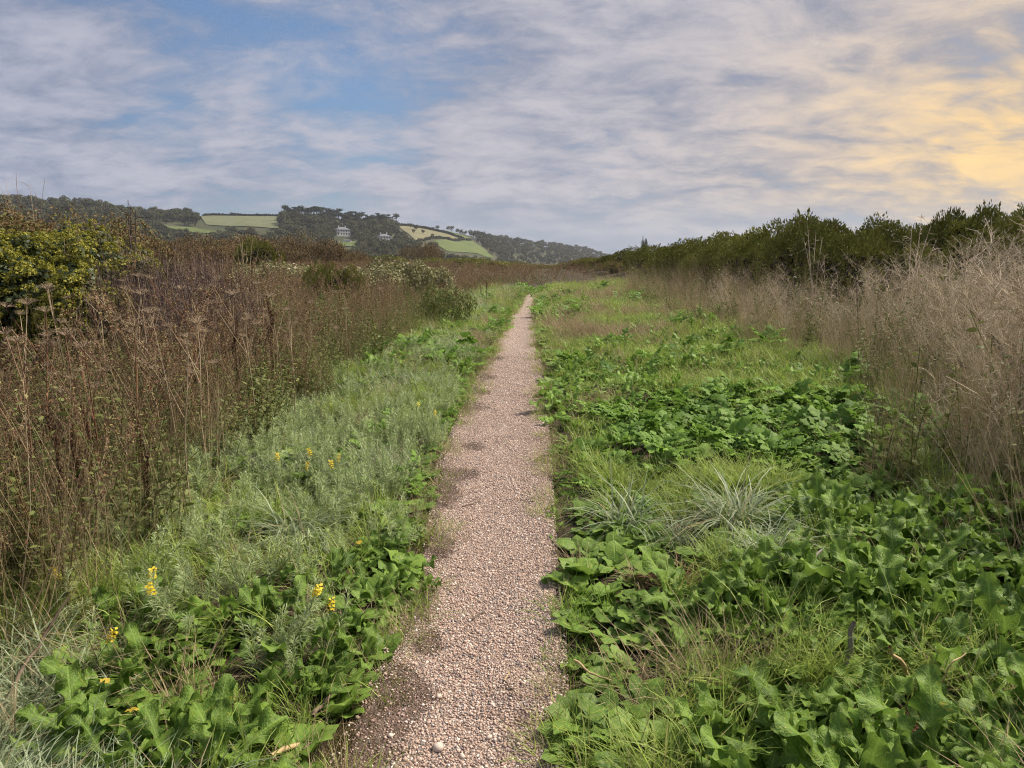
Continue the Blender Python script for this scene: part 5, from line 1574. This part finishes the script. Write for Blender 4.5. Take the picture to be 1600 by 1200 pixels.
# bramble and bare twiggy bushes on the mound top
PURPLE = leaf_mat('purple_twigs', (0.060, 0.040, 0.036), (0.26, 0.19, 0.16), None, 0, rough=.85, trans=.05, spec=.1)
RBR = leaf_mat('bramble', (0.09, 0.055, 0.025), (0.24, 0.155, 0.06), (0.15, 0.17, 0.05), .35, rough=.7, trans=.15, spec=.15)
BRM = [scrub_mesh(2850 + i, RBR, 900, .12, .003, .8, 9000, .016) for i in range(2)]
PUR = [scrub_mesh(2870 + i, PURPLE, 1500, .2, .003, .8, 2500, .012) for i in range(2)]
for (u, vt, y, wd_) in ((10, 302, 11, 1.3), (70, 318, 11.5, 1.4), (-50, 306, 10.5, 1.3), (130, 330, 11.2, 1.2), (185, 345, 10.6, .9)):
    scrub('bramble', BRM, u, vt, y, wd_, 'reddish-brown bramble on top of the mound behind the yellow-green shrub', 'bramble', 'brambles on the mound')
for (u, vt, y, wd_) in ((215, 342, 8.6, .8), (250, 356, 7.9, .8), (300, 374, 7.8, .7), (185, 372, 7.0, .5), (270, 395, 6.9, .6), (335, 392, 8.4, .6)):
    scrub('twiggy_bush', PUR, u, vt, y, wd_, 'purplish-grey bare twiggy bush between the yellow-green shrub and the weeds', 'bush', 'bare purplish bushes')
# dead thorny spire and arching bare canes against the sky
def canes(name, base_px, y, tips, label, mat, rad=.005, group=None, twigs=0):
    p0 = at_depth(*base_px, y); z0 = gz(p0[0], y); e = empty(name, (p0[0], y, z0))
    for k, (u, v, dy) in enumerate(tips):
        q = at_depth(u, v, y + dy) - np.array([p0[0], y, z0])
        b = MB(); n = 8; s = np.linspace(0, 1, n)[:, None]
        st_ = np.array([r.normal(0, .04), r.normal(0, .04), -.02])
        mid = st_ * .4 + q * .6 + np.array([r.normal(0, .05), r.normal(0, .05), .10 * np.linalg.norm(q)])
        pl = (1 - s) ** 2 * st_ + 2 * s * (1 - s) * mid + s ** 2 * q
        tube(b, pl, np.linspace(rad, rad * .35, n), 4, tint=r.random())
        for j in range(twigs):
            ss = r.uniform(.35, .98); i0 = int(ss * (n - 1)); d = r.normal(0, 1, 3) * np.array([1, 1, .6]) + np.array([0, 0, .3]); d /= np.linalg.norm(d)
            L = r.uniform(.06, .2); pa = pl[i0] + (pl[min(i0 + 1, n - 1)] - pl[i0]) * (ss * (n - 1) - i0)
            tube(b, [pa, pa + d * L * .5 + r.normal(0, .01, 3), pa + d * L], [rad * .5, rad * .4, rad * .2], 3, tint=r.random())
        obj('cane', b.mesh('cane', mat), e)
    tag(e, label, 'dead stems', group)
canes('bare_canes', (40, 330), 10.8, [(25, 268, 0), (45, 285, .3), (70, 280, -.2), (8, 282, .2), (55, 300, 0), (0, 290, .1)], 'thin bare canes arching into the sky above the bramble mound', STEMBROWN, .006, None, 4)
canes('thorny_spire', (205, 380), 9.5, [(200, 312, 0), (205, 325, .1), (212, 330, -.1)], 'dead thorny spire standing up beside the yellow-green shrub', bark, .012, None, 18)
canes('dead_stem_spray', (385, 470), 14.0, [(388, 352, 0), (378, 375, .2), (370, 385, -.2), (395, 370, .1), (405, 385, 0), (415, 395, .2), (360, 395, .1), (382, 390, 0), (425, 392, 0), (372, 365, .1)], 'spray of pale dead stems rising in front of the scrub', STRAW, .013, None, 5)
canes('dead_stem_spray', (115, 430), 8.0, [(122, 332, 0), (110, 350, .1), (100, 372, 0), (95, 345, .1)], 'pale arching dead stems leaning over the yellow-green shrub', STRAW, .009, None, 2)
# dark leaning stems in the thicket
canes('leaning_stem', (1640, 640), 6.4, [(1500, 470, .5), (1520, 505, .3), (1460, 560, -.3)], 'dark branching stem leaning out of the tan stalks', bark, .009, None, 7)
canes('leaning_stem', (1340, 640), 9.3, [(1337, 425, .5), (1352, 520, 0)], 'thin upright dark stem rising from the celery-leaved patch', bark, .006, None, 3)
canes('leaning_stem', (1320, 645), 9.0, [(1430, 520, .5), (1400, 560, .2)], 'dark stem leaning from the green verge into the tan stalks', bark, .008, None, 4)
canes('dead_stem_spray', (1420, 470), 13.5, [(1440, 335, 0), (1425, 350, .2), (1455, 352, 0), (1410, 372, .2), (1465, 372, 0)], 'pale dead umbel stems rising in front of the gorse', TAN, .010, None, 8)
canes('dead_stem_spray', (1510, 470), 12.5, [(1541, 345, 0), (1530, 358, .2), (1520, 372, 0), (1550, 368, .2), (1500, 380, 0)], 'pale branching dead stems below the tall rounded gorse', TAN, .010, None, 8)
canes('dead_stem_spray', (1270, 470), 16.5, [(1262, 352, 0), (1275, 362, .2), (1255, 372, 0), (1285, 370, .2)], 'pale dead stems standing in front of dark gorse', TAN, .012, None, 8)
# dark thistle pair on the gorse-side verge
def thistle(u, v, y, label):
    p_ = at_depth(u, v, y); z0 = gz(p_[0], y); H = p_[2] - z0
    e = empty('thistle', (p_[0], y, z0)); b = MB(); tube(b, [(0, 0, -.02), (.01, 0, H * .5), (0, .02, H)], [.012, .01, .005], 5, tint=.4); obj('stem', b.mesh('thistle_stem', OLIVE), e)
    for k in range(26):
        s = .1 + .88 * k / 26
        obj('leaf', DOCK_LEAVES[r.integers(0, 10)], e, (0, 0, H * s), (r.normal(0, .2), r.normal(0, .2), k * 2.4), r.uniform(.14, .22) * (1.2 - .5 * s))
    tag(e, label, 'thistle')
thistle(1093, 478, 15.0, 'dark leafy thistle standing at the verge edge before the tan stalks')
thistle(1126, 476, 15.5, 'taller dark leafy thistle beside the other at the verge edge')
thistle(1080, 492, 14.0, 'short dark leafy thistle in front of the taller pair')
# ------------------------------------------------------------------ gravel, litter
def pebble_mesh(seed, mat):
    r_ = np.random.default_rng(seed)
    import bmesh
    bm = bmesh.new(); bmesh.ops.create_icosphere(bm, subdivisions=1, radius=1.0)
    V = np.array([v.co[:] for v in bm.verts]); F = [[v.index for v in f.verts] for f in bm.faces]; bm.free()
    d = r_.normal(0, 1, (5, 3))
    for q in d: V = V * (1 + .12 * np.tanh(V @ q))[:, None]
    V = V * np.array([1, r_.uniform(.65, .95), r_.uniform(.45, .75)])
    b = MB(); b.add(V, None, F, tint=r_.random()); return b.mesh('pebble', mat)
pebm, t = make_mat('pebbles')
oi = t.n('ShaderNodeObjectInfo'); rnd = oi.outputs['Random']
r2 = t.math('FRACT', t.math('MULTIPLY', rnd, 91.7)); r3 = t.math('FRACT', t.math('MULTIPLY', rnd, 613.3))
c = t.mixc(rnd, (0.33, 0.225, 0.175), (0.57, 0.43, 0.345))
c = t.mixc(t.smooth(r2, .86, .93), c, (0.72, 0.62, 0.54)); c = t.mixc(t.smooth(r3, .84, .90), c, (0.20, 0.175, 0.165))
loc = oi.outputs['Location']
dn = t.noise(loc, 9.0, 3.0, .6)
c = t.mixc(t.math('MULTIPLY', t.smooth(dn, .55, .75), .35), c, (0.15, 0.09, 0.065))
p = t.n('ShaderNodeBsdfPrincipled', {'Base Color': c, 'Roughness': .6, 'Specular IOR Level': .35})
t.n('ShaderNodeOutputMaterial', {'Surface': p.outputs[0]})
PEB = [pebble_mesh(4000 + i, pebm) for i in range(6)]
r = np.random.default_rng(101)
N = 115000
y = 1.3 + 11 * r.random(N) ** 1.5
l, rr = path_l(y), path_r(y)
x = l - .05 + (rr - l + .09) * r.random(N)
dm = dirt_at(x, y)
keep = r.random(N) > np.clip(dm * .85, 0, .85)
x, y = x[keep], y[keep]; N = len(x)
sz = np.exp(r.normal(math.log(.0040), .32, N)) * (1 + .05 * np.clip(y - 3, 0, 9))
scatter('gravel', PEB, np.stack([x, y, path_z(x, y) + sz * .25], 1), rand_rot(N, .3, r), sz, r.integers(0, 6, N), 'fine pinkish gravel covering the path', 'gravel')
for k, (u, v, s) in enumerate(((684, 1168, .021), (686, 1088, .016), (812, 1158, .013), (764, 1150, .014), (722, 1180, .013), (860, 1105, .012), (610, 1150, .013))):
    p_ = on_plane(u, v, .02); o = obj('pebble', pebble_mesh(4100 + k, plain_mat('pale_pebble', (.5, .40, .33), (.66, .56, .48), .6, 40.)), None, (p_[0], p_[1], float(path_z(p_[0], p_[1])) + s * .35), (.2, .1, k * 1.3), s)
    tag(o, 'large pale pebble standing out from the fine gravel', 'pebble', 'large pale pebbles')

# moss and brown debris on the gravel edge
def moss_tuft(seed):
    b = MB(); blades(b, np.random.default_rng(seed), 40, (.012, .04), .0028, .05, lean=(.5, 1.5), curl=(0, .8), segs=2); return b.mesh('moss_tuft', MOSSM)
MT = [moss_tuft(4200 + i) for i in range(4)]
N = 9000
y = 1.5 + 16 * r.random(N) ** 1.4; l, rr = path_l(y), path_r(y)
x = l - .1 + (rr - l + .2) * r.random(N)
dm = dirt_at(x, y) + (fbm(x * 9, y * 5) - .5) * .9
keep = dm > .62; x, y = x[keep], y[keep]; N = len(x)
scatter('moss', MT, np.stack([x, y, path_z(x, y)], 1), rand_rot(N, .1, r), r.uniform(.5, 1.2, N), r.integers(0, 4, N), 'dark moss and dead debris on the gravel along the path edge', 'moss')

DRYWOOD = plain_mat('dry_wood', (0.10, 0.07, 0.05), (0.22, 0.16, 0.12), .85, 30.)
GREYWOOD = plain_mat('grey_wood', (0.16, 0.14, 0.12), (0.30, 0.27, 0.24), .85, 25., .2, .4)
STALKW = plain_mat('straw_stalk', (0.40, 0.27, 0.12), (0.55, 0.42, 0.24), .7, 30.)
def stick(name, pix, rad, mat, label, cat='twig', lift=.0, group=None, zs=None, sides=5):
    pts_ = []
    for i, (u, v) in enumerate(pix):
        q = gpt(u, v); d, s = from_path(q[0], q[1])
        z = float(path_z(q[0], q[1])) + .008 if d < 0 else q[2]
        if zs is not None:
            q = on_plane(u, v, zs[i]); z = zs[i]
        pts_.append((q[0], q[1], z + lift + rad))
    o0 = np.array(pts_[0]); P_ = np.array(pts_) - o0
    s = np.linspace(0, 1, 9); k = np.linspace(0, 1, len(P_))
    pl = np.stack([np.interp(s, k, P_[:, j]) for j in range(3)], 1)
    pl[1:-1] += r.normal(0, rad * .5, (7, 3))
    b = MB(); tube(b, pl, np.linspace(rad, rad * .55, 9), sides)
    o = obj(name, b.mesh(name, mat), None, o0); tag(o, label, cat, group); return o
stick('straw_stalk', [(425, 1200), (480, 1170), (500, 1150), (502, 1142)], .010, STALKW, 'snapped straw-coloured stalk beside the fresh green grass clump', 'dead stalk', .03)
stick('straw_stalk', [(475, 1192), (492, 1175), (503, 1145)], .005, DRYWOOD, 'thin brown splinter lying against the snapped straw stalk', 'twig', .04)
stick('dead_stalk_piece', [(490, 1140), (510, 1115), (548, 1082)], .009, DRYWOOD, 'brown dead stalk under radish leaves at the gravel edge', 'dead stalk', .04)
stick('twig', [(738, 975), (757, 962)], .004, DRYWOOD, 'short dark twig lying on the gravel')
stick('twig', [(702, 1060), (719, 1060)], .003, DRYWOOD, 'tiny dark twig flat on the gravel below a larger twig')
stick('twig', [(722, 797), (750, 789)], .004, DRYWOOD, 'curved dark twig lying across the gravel by the brown stain')
stick('twig', [(645, 767), (665, 767), (680, 761)], .004, DRYWOOD, 'thin dark twig poking from the toadflax onto the gravel')
stick('straw_piece', [(788, 1075), (796, 1062)], .003, STALKW, 'short yellow straw piece on the gravel', 'straw')
stick('twig', [(790, 1078), (806, 1100)], .004, DRYWOOD, 'dark twig next to the yellow straw piece on the gravel')
stick('dry_stem', [(897, 1064), (920, 1082), (955, 1098)], .005, STALKW, 'bent dry stem over the green grass at the gravel edge', 'dead stem', .08)
stick('grey_stick', [(1318, 1075), (1322, 1030), (1334, 978)], .014, GREYWOOD, 'weathered grey stick standing among the radish leaves', 'stick', 0, None, [.05, .15, .30], 6)
stick('grey_stick', [(1248, 935), (1262, 918), (1282, 900)], .010, GREYWOOD, 'grey split stick lying by the bleached dead tuft', 'stick', .12, None, None, 6)
stick('broken_stalk', [(1435, 1100), (1415, 1055), (1390, 1015)], .011, STALKW, 'broken tan stalk with frayed top leaning over the rusty tuft', 'dead stalk', 0, None, [.03, .16, .33], 6)
stick('broken_stalk', [(1440, 1105), (1465, 1080), (1485, 1040), (1510, 1022)], .004, STALKW, 'kinked thin straw stalk beside the broken tan stalk', 'dead stalk', 0, None, [.03, .16, .30, .33], 5)
stick('bleached_stalk', [(0, 1110), (60, 1010), (110, 935)], .008, DRYWOOD, 'fallen brown stalk leaning at the foot of the weed bank', 'dead stalk', 0, None, [.1, .16, .3], 5)
stick('bleached_stalk', [(90, 930), (92, 880), (96, 820)], .006, STALKW, 'upright reddish straw stalk at the foot of the weed bank', 'dead stalk', 0, None, [.1, .25, .48], 5)
# yellowed fallen leaves
YLEAF = leaf_mat('yellowed_leaf', (0.42, 0.30, 0.03), (0.55, 0.42, 0.06), None, 0, rough=.5, trans=.25, spec=.3)
for k, (u, v) in enumerate(((243, 948), (160, 1070), (218, 1108), (560, 845))):
    b = MB(); leaf_strip(b, .045, ovate(.35, .5), .3, -.3, .3, .3, 6, 3, np.random.default_rng(4300 + k))
    q = on_plane(u, v, .17); o = obj('yellow_leaf', b.mesh('yellow_leaf', YLEAF), None, (q[0], q[1], .17), (.2, .1, k * 1.7))
    tag(o, 'yellowed leaf caught among green radish leaves', 'leaf', 'yellowed leaves')
# ------------------------------------------------------------------ haze: the air between here and the headland
hz, t = make_mat('haze')
pv = t.n('ShaderNodeVolumePrincipled', {'Color': (0.86, 0.91, 1.0, 1.0), 'Density': 0.00011, 'Anisotropy': 0.2})
t.n('ShaderNodeOutputMaterial', {'Volume': pv.outputs[0]})
b = MB(); box(b, (-3300, -1600, -17.5), (3300, 3300, 112))
haze = obj('haze', b.mesh('haze', hz, False))
tag(haze, 'thin pale haze in the air over the whole scene', 'haze', None, 'stuff')
print('script done', round(time.time() - T0, 1), 's', len(bpy.data.objects), 'objects')
